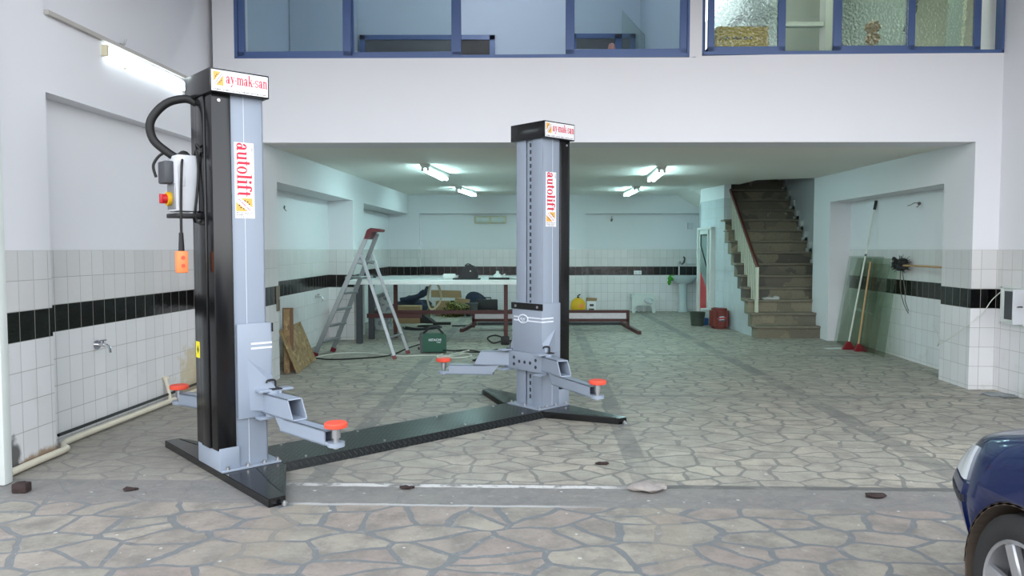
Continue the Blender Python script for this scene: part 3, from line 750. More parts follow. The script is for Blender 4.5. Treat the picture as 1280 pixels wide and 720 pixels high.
m = MB(); m.lathe([(.12, 0), (.11, .06), (.05, .13), (.02, .17), (0, .18)], 18)
tag(m.build('white_bowl', 'porcelain', None, (3.50, 8.2, 3.425)), 'white domed bowl blurred behind the hammered glass pane', 'bowl')
m = MB(); m.lathe([(.16, 0), (.16, .03), (.12, .07), (0, .09)], 18)
tag(m.build('brown_basket', 'darkwood', None, (2.86, 8.22, 3.425)), 'brown rounded basket lid in the open gap of the hammered window', 'basket')

# ------------------------------------------------------------------ the two-post lift (x runs from post to post, -y towards the street)
LA = R(42); LL = 2.75
lift = thing('car_lift', 'grey two-post car lift with black covers and red lettered stickers', 'car lift', (-1.80, 4.95, 0), LA)
def logo(parent, mtx, w, h, words=None):
    """orange square crossed by a white diagonal, ringed with black dots"""
    m = MB(mtx); m.box((-w/2, -h/2, 0), (w/2, h/2, .0008)); m.build('logo_square', 'orange_ink', parent)
    m = MB(mtx)
    for k in range(10):
        a = 2*math.pi*k/10+.2
        cx, cy = math.cos(a)*w*.30, math.sin(a)*h*.30
        m.prism([(cx+w*.055*math.cos(b), cy+h*.055*math.sin(b)) for b in [2*math.pi*j/8 for j in range(8)]], .0006, .0012)
    m.build('logo_dots', 'black_ink', parent)
    return m
def diag(parent, mtx, w, h, up):
    m = MB(mtx)
    if up:
        m.prism([(-w*.5, -h*.5), (-w*.24, -h*.5), (w*.5, h*.30), (w*.5, h*.5), (w*.26, h*.5), (-w*.5, -h*.28)], .001, .0016); m.build('logo_band', 'white', parent)
        m = MB(mtx); m.prism([(-w*.42, -h*.46), (-w*.37, -h*.46), (w*.45, h*.44), (w*.40, h*.44)], .0014, .002); m.build('logo_line', 'black_ink', parent)
    else:
        m.prism([(-w*.5, h*.5), (-w*.5, h*.2), (w*.22, -h*.5), (w*.5, -h*.5), (w*.5, -h*.22), (-w*.22, h*.5)], .001, .0016); m.build('logo_band', 'white', parent)
        m = MB(mtx @ Matrix.Rotation(R(-43), 4, 'Z')); m.slab_text('ay-mak-san', w*.95, h*.17, Matrix.Translation((0, 0, .0020)), .0004); m.build('logo_lettering', 'red_ink', parent)

for side in (0, 1):
    X = (lambda u: u) if side == 0 else (lambda u: LL-u)
    def bx(mb, u0, u1, y0, y1, z0, z1, bev=0): return mb.box((X(u0), y0, z0), (X(u1), y1, z1), bev)
    # feet and base plate
    m = MB(); m.prism([(X(a), b) for a, b in [(-.185, .90), (-.185, -.86), (-.085, -.86), (.20, -.27), (.20, .27), (-.085, .90)]], 0, .05, bev=.003)
    ft = m.build('base_foot', 'black', lift)
    m = MB(); m.prism([(X(a), b) for a, b in [(-.05, -.60), (-.075, -.80), (-.09, -.83), (.19, -.27), (.19, -.22), (.02, -.22)]], .050, .053); m.build('tread_plate', 'diamond', ft)
    m = MB(); m.prism([(X(a), b) for a, b in [(-.05, .60), (-.09, .87), (.19, .27), (.19, .22), (.02, .22)]], .050, .053); m.build('tread_plate', 'diamond', ft)
    for yy in (-.90, .93):
        m = MB(); bx(m, -.15, -.07, yy-.02, yy+.02, 0, .008); m.build('anchor_tab', 'steel', lift)
        m = MB(); m.cyl((X(-.11), yy, 0), (X(-.11), yy, .036), .007, seg=10); m.cyl((X(-.11), yy, .012), (X(-.11), yy, .028), .016, seg=6); m.build('anchor_bolt', 'bolt', lift)
    m = MB(); bx(m, -.19, .20, -.205, .205, .05, .064, .003); m.build('base_plate', 'silver', lift)
    for u_, y_ in ((-.15, -.19), (-.02, -.19), (.09, -.19), (.18, -.19), (.18, .0), (.18, .17), (-.17, .18)):
        m = MB(); m.cyl((X(u_), y_, .06), (X(u_), y_, .073), .014, seg=6); m.cyl((X(u_), y_, .06), (X(u_), y_, .085), .008, seg=8); m.build('base_bolt', 'bolt', lift)
    # post: an open channel facing its twin
    m = MB()
    bx(m, -.10, .125, -.165, -.148, .064, 2.42, .002); bx(m, -.10, .125, .148, .165, .064, 2.42, .002)
    bx(m, -.105, -.085, -.165, .165, .064, 2.42)
    bx(m, .110, .127, -.165, -.045, .064, 2.42, .004); bx(m, .110, .127, .045, .165, .064, 2.42, .004)
    m.build('post', 'silver', lift)
    m = MB(); bx(m, -.0012, .0012, -.1662, -.164, .064, 2.42); m.build('post_seam', 'white_ink', lift)
    m = MB()
    bx(m, .095, .108, -.043, .043, .064, 2.40); rb = m.build('ladder_rail', 'silver', lift)
    for k in range(38):
        m = MB(); bx(m, .107, .1095, -.010, .010, .12+k*.06, .155+k*.06); m.build('rail_slot_shade', 'silver_dark', rb)  # dark blocks painted as the shade inside the perforations
    # outer bracket, cover
    m = MB(); bx(m, -.198, -.07, -.185, .185, .064, .20, .004); m.build('post_bracket', 'silver', lift)
    m = MB(); bx(m, -.205, -.085, -.178, .178, .185, 2.42, .006); bx(m, -.216, -.2, -.07, .07, .185, 2.40, .006); m.build('post_cover', 'black', lift)
    m = MB(); m.cyl((X(-.16), -.179, 2.36), (X(-.16), -.184, 2.36), .01, seg=10); m.build('cover_screw', 'bolt', lift)
    # cap with its sign
    m = MB(); bx(m, -.225, .15, -.215, .215, 2.40, 2.545, .004); cp = m.build('post_cap', 'black', lift)
    cu = -.037
    F = frame((X(cu), -.2152, 2.472), (1, 0, 0), (0, 0, 1))
    m = MB(F); m.box((-.178, -.063, 0), (.178, .063, .002)); sg = m.build('cap_sign', 'white', lift)
    m = MB(F @ Matrix.Translation((.042, .012, .002))); m.slab_text('ay-mak-san', .262, .086, I4, dot=True)
    m.build('sign_lettering', 'red_ink', sg)
    m = MB(F @ Matrix.Translation((0, -.053, .002))); dashes(m, .33, .008, 34); m.build('sign_small_lettering', 'black_ink', sg)
    FL = F @ Matrix.Translation((-.136, .012, .002)); logo(sg, FL, .062, .082); diag(sg, FL, .062, .082, True)
    # upright sticker on the post, read from top to bottom
    cs = .0 if side == 0 else .02
    zt0, zb0 = 2.115, 1.645
    F = frame((X(cs), -.1652, (zt0+zb0)/2), (0, 0, -1), (1, 0, 0))
    m = MB(F); m.box((-.237, -.063, 0), (.237, .063, .0016)); sk_ = m.build('post_sticker', 'white', lift)
    m = MB(F @ Matrix.Translation((-.067, .000, .0016))); m.slab_text('autolift', .335, .098, I4); m.build('sticker_lettering', 'red_ink', sk_)
    FL = F @ Matrix.Translation((.152, -.004, .0016)) @ Matrix.Rotation(R(90), 4, 'Z'); logo(sk_, FL, .106, .082); diag(sk_, FL, .106, .082, False)
    for j, (tx, ww) in enumerate(((14, .104), (12, .104), (11, .08))):
        m = MB(F @ Matrix.Translation((.203+j*.0125, -.002, .0016)) @ Matrix.Rotation(R(90), 4, 'Z')); dashes(m, ww, .006, tx); m.build('sticker_small_lettering', 'black_ink', sk_)
    m = MB(F @ Matrix.Translation((-.20, .052, .0016))); dashes(m, .04, .006, 5); m.build('sticker_small_lettering', 'black_ink', sk_)
    # carriage
    m = MB()
    bx(m, -.075, .150, -.192, -.172, .37, .975, .003); bx(m, -.075, .150, .172, .192, .37, .975, .003)
    bx(m, .134, .152, -.192, .192, .50, .975, .004)
    for sy in (-1, 1):
        m.hull([(X(-.03), sy*.188, .77), (X(-.005), sy*.19, .42), (X(.150), sy*.19, .40), (X(.150), sy*.240, .40), (X(.150), sy*.240, .555), (X(.150), sy*.19, .63)])
    cg = m.build('carriage', 'silver', lift)
    m = MB(); bx(m, .150, .158, -.20, .20, .915, .972); m.build('lock_bar', 'black', cg)
    for yy in (-.14, .14):
        m = MB(); m.cyl((X(.157), yy, .943), (X(.164), yy, .943), .012, seg=8); m.build('lock_bolt', 'bolt', cg)
    for zz in (.845, .815):
        m = MB(); bx(m, .012, .151, -.1932, -.1918, zz-.006, zz+.006); bx(m, .1515, .1532, -.192, .17, zz-.006, zz+.006); m.build('carriage_stripe', 'white_ink', cg)
    m = MB(); m.tube([(X(.154), .045+math.cos(a)*.06, .83+math.sin(a)*.036) for a in [2*math.pi*k/24 for k in range(24)]], .006, 6, True); m.build('badge_ring', 'white_ink', cg)
    if side:
        m = MB(); bx(m, .152, .155, -.012, .102, .80, .86); m.build('badge', 'silver', cg)
        m = MB(frame((X(.1555), .045, .832), (0, -1, 0), (0, 0, 1))); dashes(m, .07, .022, 4); m.box((-.02, -.024, 0), (.02, -.018, .001)); m.build('badge_lettering', 'white_ink', cg)
    # yoke plate, its holes shown by dark discs painted as shade
    m = MB(); bx(m, .16, .178, -.27, .27, .375, .535, .003); bx(m, .03, .26, -.27, -.19, .535, .55, .003); bx(m, .03, .26, .19, .27, .535, .55, .003); bx(m, .03, .26, -.27, -.19, .36, .375, .003); bx(m, .03, .26, .19, .27, .36, .375, .003)
    yk = m.build('arm_yoke', 'silver', cg)
    for yy, zz in ((-.14, .48), (-.07, .45), (.0, .45), (.07, .45), (.14, .48), (-.14, .42), (.14, .42)):
        m = MB(); m.cyl((X(.177), yy, zz), (X(.1795), yy, zz), .015, seg=12); m.build('yoke_hole_shade', 'silver_dark', cg)
    # swing arms
    pads = ((.185, -.958), (-.073, .907)) if side == 0 else ((.369, -1.027), (.545, .70))
    for pu, py in pads:
        sy = -1 if py < 0 else 1
        p0 = Vector((X(.13), sy*.235, 0)); p1 = Vector((X(pu), py, 0)); dr = p1-p0; L_ = dr.length
        T = frame(p0, dr, (-dr.y, dr.x, 0))
        def hollow(mb, x0, x1, xb1, w, z0, z1, t=.008):
            # square tube with a slanted open end: top ends at x1, bottom at xb1
            def pr(poly, y0, y1): mb.prism(poly, y0, y1, 'xz')
            pr([(x0, z0), (xb1, z0), (x1, z1), (x0, z1)], -w/2, -w/2+t); pr([(x0, z0), (xb1, z0), (x1, z1), (x0, z1)], w/2-t, w/2)
            k = (x1-xb1)/(z1-z0)
            pr([(x0, z1-t), (x1-k*t, z1-t), (x1, z1), (x0, z1)], -w/2, w/2); pr([(x0, z0), (xb1, z0), (xb1+k*t, z0+t), (x0, z0+t)], -w/2, w/2)
            mb.box((x0, -w/2, z0), (x0+t, w/2, z1))
        m = MB(T); hollow(m, -.05, .27, .335, .105, .395, .522)
        m.cyl((0, 0, .37), (0, 0, .545), .045, seg=16)
        am = m.build('swing_arm', 'silver', lift)
        m = MB(T); hollow(m, .16, L_-.055, L_-.055, .085, .305, .393); m.prism([(.10, .395), (.18, .305), (.22, .395)], -.043, .043, 'xz'); m.build('extension_tube', 'silver', am)
        m = MB(T); m.cyl((L_, 0, .305), (L_, 0, .33), .05, seg=20); m.box((L_-.06, -.04, .306), (L_, .04, .328), .003); m.build('pad_bracket', 'silver', am)
        m = MB(T); m.cyl((L_, 0, .29), (L_, 0, .42), .017, seg=12); m.cyl((L_, 0, .355), (L_, 0, .42), .026, seg=12); m.build('pad_screw', 'steel', am)
        m = MB(T @ Matrix.Translation((L_, 0, 0))); m.lathe([(.03, .408), (.05, .412), (.066, .418), (.068, .438), (.062, .446), (0, .446)], 28); m.build('lifting_pad', 'pad', am)
        m = MB(T); m.tube(smoothpath([(.0, .02, .54), (.0, .02, .60), (.0, -.03, .605), (.0, -.04, .59)], 5), .007, 6); m.box((-.035, -.02, .545), (.04, .05, .553)); m.build('lock_pin', 'blackm', am)

# checker plate bridging the posts
m = MB(); m.prism([(-.275, 0), (-.235, .052), (.235, .052), (.275, 0)], .20, LL-.20, 'yz'); fpz = m.build('floor_plate', 'diamond', lift)
for u_ in (.38, 1.0, 1.75, LL-.38):
    for yy in (-.19, .19):
        m = MB(); m.cyl((u_, yy, .05), (u_, yy, .06), .009, seg=8); m.build('plate_bolt', 'bolt', fpz)
m = MB(); m.box((-.2052, .092, .745), (-.2068, .160, .85)); ys = m.build('warning_sticker', 'yellow_st', lift)
m = MB(); m.prism([(.126, .825), (.142, .798), (.126, .771), (.11, .798)], -.2068, -.2074, 'yz'); m.build('warning_mark', 'black_ink', ys)
# control box on the outer side of the first post
m = MB(); m.box((-.345, .02, 1.685), (-.216, .21, 2.035), .008); cb = m.build('control_box', 'grey_box', lift)
m = MB(); m.box((-.35, .015, 1.84), (-.30, .02, 1.90), .003); m.box((-.347, .014, 1.72), (-.325, .02, 2.0)); m.build('box_latch', 'grey_box', cb)
m = MB(); m.box((-.40, .09, 1.86), (-.343, .22, 2.0), .01); m.build('terminal_block', 'grey_dark', cb)
m = MB(); m.box((-.352, .06, 1.70), (-.343, .20, 1.86), .003); m.build('switch_plate', 'steel', cb)
m = MB(); m.cyl((-.352, .15, 1.765), (-.372, .15, 1.765), .045, seg=20); m.build('switch_collar', 'yellow', cb)
m = MB(); m.cyl((-.372, .15, 1.765), (-.40, .15, 1.765), .026, seg=16); m.box((-.415, .14, 1.735), (-.372, .16, 1.795), .004); m.build('switch_knob', 'red', cb)
m = MB(); m.box((-.36, .0, 1.645), (-.20, .2, 1.672), .004); m.build('box_bracket', 'blackm', lift)
m = MB(); m.tube(smoothpath([(-.18, .10, 2.37), (-.25, .13, 2.40), (-.36, .17, 2.36), (-.44, .20, 2.25), (-.43, .20, 2.14), (-.36, .16, 2.06), (-.29, .12, 2.01)], 8), .026, 12); m.build('hydraulic_hose', 'rubber', lift)
for pth, r_ in (([(-.23, .05, 2.03), (-.235, .0, 2.06), (-.225, -.0, 1.95), (-.24, -.01, 1.8), (-.25, .0, 1.69), (-.24, .05, 1.63), (-.22, .06, 1.62)], .008), ([(-.30, .12, 2.04), (-.38, .17, 2.05), (-.43, .2, 1.98), (-.42, .19, 1.90)], .009), ([(-.22, .03, 2.08), (-.24, -.02, 2.10), (-.22, -.05, 2.05)], .008), ([(-.24, .02, 1.66), (-.25, -.03, 1.62), (-.22, -.04, 1.60)], .006)):
    m = MB(); m.tube(smoothpath(pth, 6), r_, 8); m.build('control_cable', 'rubber', cb)
m = MB(); m.lump((-.28, .10, 1.98), (.10, .10, .10), 3, .2, 2); m.build('cable_gland', 'rubber', cb)
m = MB(); m.tube(smoothpath([(-.30, .06, 2.03), (-.33, -.01, 1.95), (-.335, .0, 1.75), (-.335, .01, 1.50)], 8), .008, 8); m.cyl((-.335, .01, 1.55), (-.335, .01, 1.435), .013, .018); pc = m.build('pendant_cable', 'rubber', lift)
m = MB(); m.box((-.368, -.015, 1.30), (-.302, .04, 1.437), .008); m.build('pendant_control', 'orange', lift)
for zz in (1.395, 1.345):
    m = MB(); m.cyl((-.335, -.018, zz), (-.335, -.012, zz), .012); m.build('pendant_button', 'pad', lift)

# ------------------------------------------------------------------ lamps
def tube_lamp(name, p0, p1, label, mat, group, w=.13):
    p0 = Vector(p0); p1 = Vector(p1); mid = (p0+p1)/2; d = p1-p0
    t = thing(name, label, 'ceiling light', mid, math.atan2(d.y, d.x)-math.pi/2, group)
    L = d.length/2
    m = MB(); m.prism([(-w/2, 0), (-w/2, .03), (w/2, .03), (w/2, 0), (w*.32, -.03), (-w*.32, -.03)], -L, L, 'xz'); m.build('lamp_housing', 'frame_white', t)
    for sx in (-1, 1):
        m = MB(); m.cyl((sx*w*.27, -L+.04, -.048), (sx*w*.27, L-.04, -.048), .019, seg=12); m.build('lamp_tube', mat, t)
        for sy in (-1, 1):
            m = MB(); m.box((sx*w*.27-.02, sy*(L-.045)-.012, -.07), (sx*w*.27+.02, sy*(L-.045)+.012, -.01), .004); m.build('lamp_holder', 'white', t)
    return t
tube_lamp('ceiling_light', (-1.17, 10.25, zc(10.9)-.03), (-1.03, 11.75, zc(10.9)-.03), 'twin-tube ceiling light nearest above the aluminium stepladder', 'tube_in', 'twin tube lights under the low ceiling')
tube_lamp('ceiling_light', (-1.03, 14.7, zc(15.4)-.03), (-.80, 16.2, zc(15.4)-.03), 'twin-tube ceiling light above the workbench, deeper in the garage', 'tube_in', 'twin tube lights under the low ceiling')
tube_lamp('ceiling_light', (2.07, 10.55, zc(11.3)-.03), (2.19, 12.05, zc(11.3)-.03), 'twin-tube ceiling light between the second post and the stairs', 'tube_in', 'twin tube lights under the low ceiling')
tube_lamp('ceiling_light', (2.40, 14.7, zc(15.4)-.03), (2.42, 16.2, zc(15.4)-.03), 'twin-tube ceiling light in front of the washbasin wall', 'tube_in', 'twin tube lights under the low ceiling')
# wall tube on the beam of the left wall
t = thing('wall_light', 'long lit fluorescent wall light on the beam under a conduit', 'wall light', (-3.165, 6.66, 2.985), math.atan2(1.36, .055)-math.pi/2)
m = MB(); m.box((-.035, -.69, -.04), (.012, .69, .045), .006); m.build('lamp_housing', 'frame_white', t)
for zz in (-.018, .022):
    m = MB(); m.cyl((.035, -.65, zz), (.035, .65, zz), .017, seg=12); m.build('lamp_tube', 'tube_hall', t)
for sy in (-1, 1):
    m = MB(); m.box((0, sy*.67-.015, -.04), (.055, sy*.67+.015, .045), .004); m.build('end_cap', 'cream', t)
for sy in (-.35, .2):
    m = MB(); m.box((.0, sy-.01, -.06), (.02, sy+.01, -.035)); m.build('mount_clip', 'cream', t)
m = MB(); m.tube([(0, 0, 0), (.02, 0, .015), (.03, 0, .06)], .008, 6); m.box((-.02, -.02, -.015), (.0, .02, .02))
tag(m.build('wall_hook', 'steel', None, (-3.2, 6.33, 3.11)), 'small metal hook above the conduit over the lit wall light', 'hook')
# unlit bulkhead on the back wall
t = thing('bulkhead_light', 'unlit cream oval bulkhead light on the back wall', 'wall light', (-.50, 17.66, 2.12))
m = MB(); m.box((-.37, -.06, -.085), (.37, 0, .085), .05, 3); m.build('lamp_base', 'cream', t)
for sx in (-1, 1):
    m = MB(); m.box((sx*.18-.155, -.085, -.06), (sx*.18+.155, -.05, .06), .03, 3); m.build('lamp_lens', 'plastic_white', t)
# unseen fill lamps, added to brighten the gallery behind the windows
for i, (x, mt, lb) in enumerate(((-.3, 'fill_gal', 'added fill tube on the gallery ceiling behind the long window'), (3.6, 'fill_gal2', 'added fill tube on the gallery ceiling behind the hammered glass'))):
    t = thing('gallery_fill_light', lb, 'ceiling light', (x, 9.2, 5.86), 0, 'added gallery fill tubes')
    m = MB(); m.box((-.6, -.05, 0), (.6, .05, .04)); m.build('lamp_housing', 'frame_white', t)
    m = MB(); m.cyl((-.58, 0, -.025), (.58, 0, -.025), .02); m.build('lamp_tube', mt, t)

# ------------------------------------------------------------------ left side: taps, pipes, boards, ladder
def wall_tap(loc, rz, label):
    t = thing('wall_tap', label, 'tap', loc, rz, 'wall taps on the left side')
    m = MB(); m.cyl((0, 0, 0), (.012, 0, 0), .035, seg=16); m.cyl((0, 0, 0), (.10, 0, 0), .013, seg=10); m.tube(smoothpath([(.08, 0, 0), (.13, 0, .0), (.155, 0, -.02), (.16, 0, -.055)], 5), .011, 8); m.build('tap_body', 'chrome', t)
    m = MB(); m.cyl((.075, 0, .0), (.075, 0, .035), .01, seg=8); m.bar((.075, -.03, .038), (.075, .03, .038), .014, .01); m.build('tap_handle', 'chrome', t)
wall_tap((-3.325, 6.05, .685), -.45, 'chrome wall tap on the white tiles of the nearer left bay')
wall_tap((-2.95, 11.3, .735), -.4, 'chrome wall tap on the tiles behind the stepladder')
m = MB(); m.tube(smoothpath([(-3.185, 4.75, .03), (-3.18, 5.05, .03), (-3.17, 5.33, .03), (-3.22, 5.40, .03), (-3.275, 5.6, .035), (-3.22, 6.5, .035), (-3.15, 7.6, .035), (-3.13, 7.95, .035)], 5), .024, 10)
tag(m.build('drain_pipe', 'pvc'), 'dirty white plastic drain pipe along the foot of the left wall', 'pipe')
m = MB(); m.tube([(-3.29, 5.45, .10), (-3.17, 7.9, .09)], .012, 6)
tag(m.build('floor_cable', 'blackm'), 'thin dark cable clipped above the drain pipe on the left wall', 'cable')
t = thing('riser_pipe', 'short white riser pipe rising from the floor drain pipe', 'pipe', (-3.225, 7.05, .0))
m = MB(); m.cyl((.03, 0, .03), (-.012, 0, .24), .017); m.build('pipe_run', 'pvc', t)
m = MB(); m.cyl((-.012, 0, .225), (-.016, 0, .255), .024); m.bar((-.05, -.0, .25), (.03, 0, .25), .016, .016); m.build('pipe_tee', 'pvc', t)
m = MB(); m.lump((0, 0, 0), (.10, .08, .07), 5, .15, 2); m.box((-.04, -.035, .0), (.048, .03, .058), .01)
tag(m.build('rusty_lock', 'rust', None, (-2.93, 4.47, 0)), 'dark rusty lock block lying at the foot of the left pilaster', 'lock')
for i, (x, y, sc, lb) in enumerate(((-2.30, 4.50, .05, 'small brown chip of rust lying between the left pilaster and the lift foot'), (-.645, 4.53, .055, 'dark brown scrap on the white threshold line'), (.80, 4.50, .13, 'broken lump of pale screed where the threshold meets the floor strip'), (2.12, 4.37, .07, 'dark scrap in the hole of the threshold near the blue car'), (.60, 5.05, .05, 'brown leaf-like scrap on the flagstones near the second post'))):
    m = MB(); m.lump((0, 0, 0), (sc*1.5, sc, sc*.4), 20+i, .35, 2); m.lump((sc*.7, sc*.2, 0), (sc*.7, sc*.6, sc*.3), 40+i, .3, 2)
    tag(m.build('debris_scrap', 'rubble' if i == 2 else 'rust', None, (x, y, 0)), lb, 'scrap', 'scraps on the floor')

def board(name, p, mat, label, grp, th=.016):
    """p: three corners bottom-a, bottom-b, top-a"""
    a, b, c = [Vector(q) for q in p]; x = (b-a); y = (c-a); T = frame(a, x, y - x*(x.dot(y)/x.dot(x)))
    m = MB(T); m.box((0, 0, 0), (x.length, y.length, th), .001, 1)
    o = m.build(name, mat, None); c0 = a.copy()
    for v in o.data.vertices: v.co -= c0
    o.location = c0
    return tag(o, label, 'board', grp)
G = 'boards leaning in the first left bay'
board('strand_board', ((-2.70, 8.90, 0), (-2.58, 8.93, 0), (-2.84, 8.96, .74)), 'plank', 'narrow brown plank standing upright at the back of the leaning boards', G, .02)
board('strand_board', ((-2.665, 8.82, 0), (-2.60, 8.835, 0), (-2.80, 8.87, .73)), 'osb', 'narrow offcut of strand board in front of the brown plank', G, .02)
board('strand_board', ((-2.50, 8.76, 0), (-2.57, 9.86, 0), (-2.70, 8.78, .50)), 'osb', 'wide strand board sheet leaning on its long edge beside the narrow offcuts', G, .018)
t = thing('wall_socket', 'brown box plate set in the black tile band of the first left bay', 'socket', (xi(8.43)+.0, 8.415, .94))
m = MB(); m.box((-.01, -.04, -.18), (.015, .04, .10), .004); m.build('socket_plate', 'olive', t)
m = MB(); m.cyl((.012, 0, -.04), (.02, 0, -.04), .014); m.build('socket_screw', 'steel', t)

# aluminium stepladder
ld = thing('stepladder', 'aluminium stepladder with a dark red top cap standing open before the left wall', 'ladder', (-2.0, 10.3, 0))
def LP(p): return Vector(p)-Vector((-2.0, 10.3, 0))
fa, fb = LP((-2.656, 10.15, 0)), LP((-2.53, 10.66, 0)); ta, tb = LP((-1.93, 10.22, 1.66)), LP((-1.86, 10.52, 1.66))
ra, rb_ = LP((-1.537, 9.93, 0)), LP((-1.43, 10.45, 0)); ua, ub = LP((-1.93, 10.22, 1.42)), LP((-1.87, 10.52, 1.42))
for a, b in ((fa, ta), (fb, tb)):
    m = MB(); m.bar(a+Vector((0, 0, .02)), b, .026, .06, up=(1, 0, 0), bev=.003); m.build('front_stile', 'alu', ld)
    m = MB(); m.bar(a, a.lerp(b, .035), .034, .07, up=(1, 0, 0), bev=.004); m.build('foot_cap', 'darkred', ld)
ua = ta.lerp(fa, .17)+Vector((.03, 0, 0)); ub = tb.lerp(fb, .17)+Vector((.03, 0, 0))
for a, b in ((ra, ua), (rb_, ub)):
    m = MB(); m.bar(a+Vector((0, 0, .02)), b, .024, .045, up=(1, 0, 0), bev=.003); m.build('rear_stile', 'alu', ld)
    m = MB(); m.bar(a, a.lerp(b, .035), .034, .055, up=(1, 0, 0), bev=.004); m.build('foot_cap', 'darkred', ld)
for z in (.2, .41, .63, .85):
    k = z/1.66; a = fa.lerp(ta, k); b = fb.lerp(tb, k)
    m = MB(); m.bar(a, b, .09, .025, bev=.003); m.build('step', 'alu', ld)
k = 1.06/1.66; a = fa.lerp(ta, k)+Vector((.06, 0, 0)); b = fb.lerp(tb, k)+Vector((.06, 0, 0))
m = MB(); m.bar(a, b, .24, .03, bev=.004); m.build('platform', 'alu', ld)
m = MB(); m.bar(ra.lerp(ua, .93), rb_.lerp(ub, .93), .03, .02); m.bar(ra.lerp(ua, .2), rb_.lerp(ub, .2), .03, .02); m.build('rear_brace', 'alu_dark', ld)
m = MB(); m.bar(fa.lerp(ta, .79), fb.lerp(tb, .79), .03, .02); m.build('front_brace', 'alu_dark', ld)
for a, b in ((fa, ra), (fb, rb_)):
    m = MB(); m.bar(a.lerp(ta if a is fa else tb, .76), b.lerp(ua if a is fa else ub, .9), .012, .02); m.build('hinge_strap', 'alu_dark', ld)
m = MB()
tm = (ta+tb)/2
m.prism([(-.09, -.08), (-.05, .04), (.0, .07), (.14, .055), (.13, .02), (.03, .02), (-.03, -.08)], ta.y-.03, tb.y+.03, 'xz', .006)
for v in m.bm.verts: v.co += Vector((tm.x, 0, tm.z))
m.build('top_cap', 'darkred', ld)

# cables on the floor
def cable(name, pts, r, mat, label, n=8):
    m = MB(); m.tube(smoothpath(pts, n), r, 6); return tag(m.build(name, mat), label, 'cable')
cable('floor_cable', [(-2.64, 10.0, .012), (-2.35, 9.85, .01), (-1.9, 10.0, .01), (-1.65, 10.25, .01), (-1.5, 10.9, .02), (-1.30, 10.95, .08), (-1.22, 10.72, .12)], .010, 'rubber', 'black mains cable running from the stepladder foot to the green welder')
cable('floor_cable', [(-2.62, 10.05, .008), (-2.45, 10.4, .008), (-2.1, 10.5, .008), (-1.5, 10.2, .008), (-1.2, 10.25, .008), (-.8, 10.2, .008)], .007, 'cable_w', 'white cable lying across the floor under the stepladder')
cable('welding_lead', [(-.97, 10.55, .05), (-.85, 10.7, .012), (-.6, 10.75, .01), (-.4, 10.45, .01), (-.42, 10.0, .01), (-.5, 9.75, .01), (-.25, 9.75, .01), (-.2, 10.0, .01), (.05, 10.3, .01), (.35, 10.2, .01)], .010, 'rubber', 'black welding lead snaking from the welder towards the second post')
cable('welding_lead', [(-.96, 10.5, .045), (-.7, 10.6, .012), (-.45, 10.55, .01), (-.2, 10.85, .01), (.1, 10.95, .01), (.3, 10.7, .01)], .009, 'rubber', 'second black lead curving behind the first on the floor by the welder')
cable('earth_cable', [(-.95, 10.4, .008), (-1.0, 10.1, .008), (-.8, 10.2, .008), (-.65, 10.45, .008), (-.55, 10.2, .008), (-.75, 10.0, .008), (-.85, 10.25, .008), (-.6, 10.6, .03)], .007, 'cable_w', 'pale coiled cable heaped beside the green welder')
cable('floor_cable', [(-1.95, 13.9, .015), (-1.7, 13.6, .012), (-1.5, 13.9, .012), (-1.75, 14.1, .012), (-1.55, 14.2, .012), (-1.3, 13.9, .012), (-1.6, 13.5, .012), (-1.9, 13.6, .012), (-2.0, 13.9, .012)], .018, 'rubber', 'black cable coil on the floor behind the workbench leg')

# green inverter welder
wd = thing('welder', 'dark green portable welder with a carry strap standing on the flagstones', 'welder', (-1.10, 10.58, 0), .12)
m = MB(); m.prism([(-.16, .015), (.165, .015), (.165, .24), (.13, .27), (-.15, .27), (-.17, .24)], -.065, .065, 'xz', .012); m.build('body', 'green', wd)
m = MB(); m.prism([(-.185, .0), (-.15, .0), (-.145, .275), (-.18, .285), (-.192, .25)], -.07, .07, 'xz', .008); m.build('front_panel', 'grey_dark', wd)
m = MB(); m.prism([(.155, .0), (.18, .0), (.178, .25), (.15, .268)], -.068, .068, 'xz', .006); m.build('rear_panel', 'green', wd)
m = MB(); m.tube(smoothpath([(-.14, 0, .27), (-.06, 0, .34), (0, 0, .36), (.06, 0, .345), (.14, 0, .26)], 6), .014, 8); m.build('carry_strap', 'blackm', wd)
m = MB(frame((.02, -.0655, .185), (1, 0, 0), (0, 0, 1))); m.text('HITACHI', .17, .034, I4, .02); m.build('lettering', 'white_ink', wd)
m = MB(frame((.075, -.0655, .15), (1, 0, 0), (0, 0, 1))); dashes(m, .06, .012, 5); m.build('model_mark', 'white_ink', wd)
m = MB(); m.cyl((-.192, 0, .20), (-.205, 0, .20), .02); m.cyl((-.19, -.03, .06), (-.215, -.03, .06), .016); m.cyl((-.19, .03, .06), (-.215, .03, .06), .016); m.build('control_knob', 'blackm', wd)

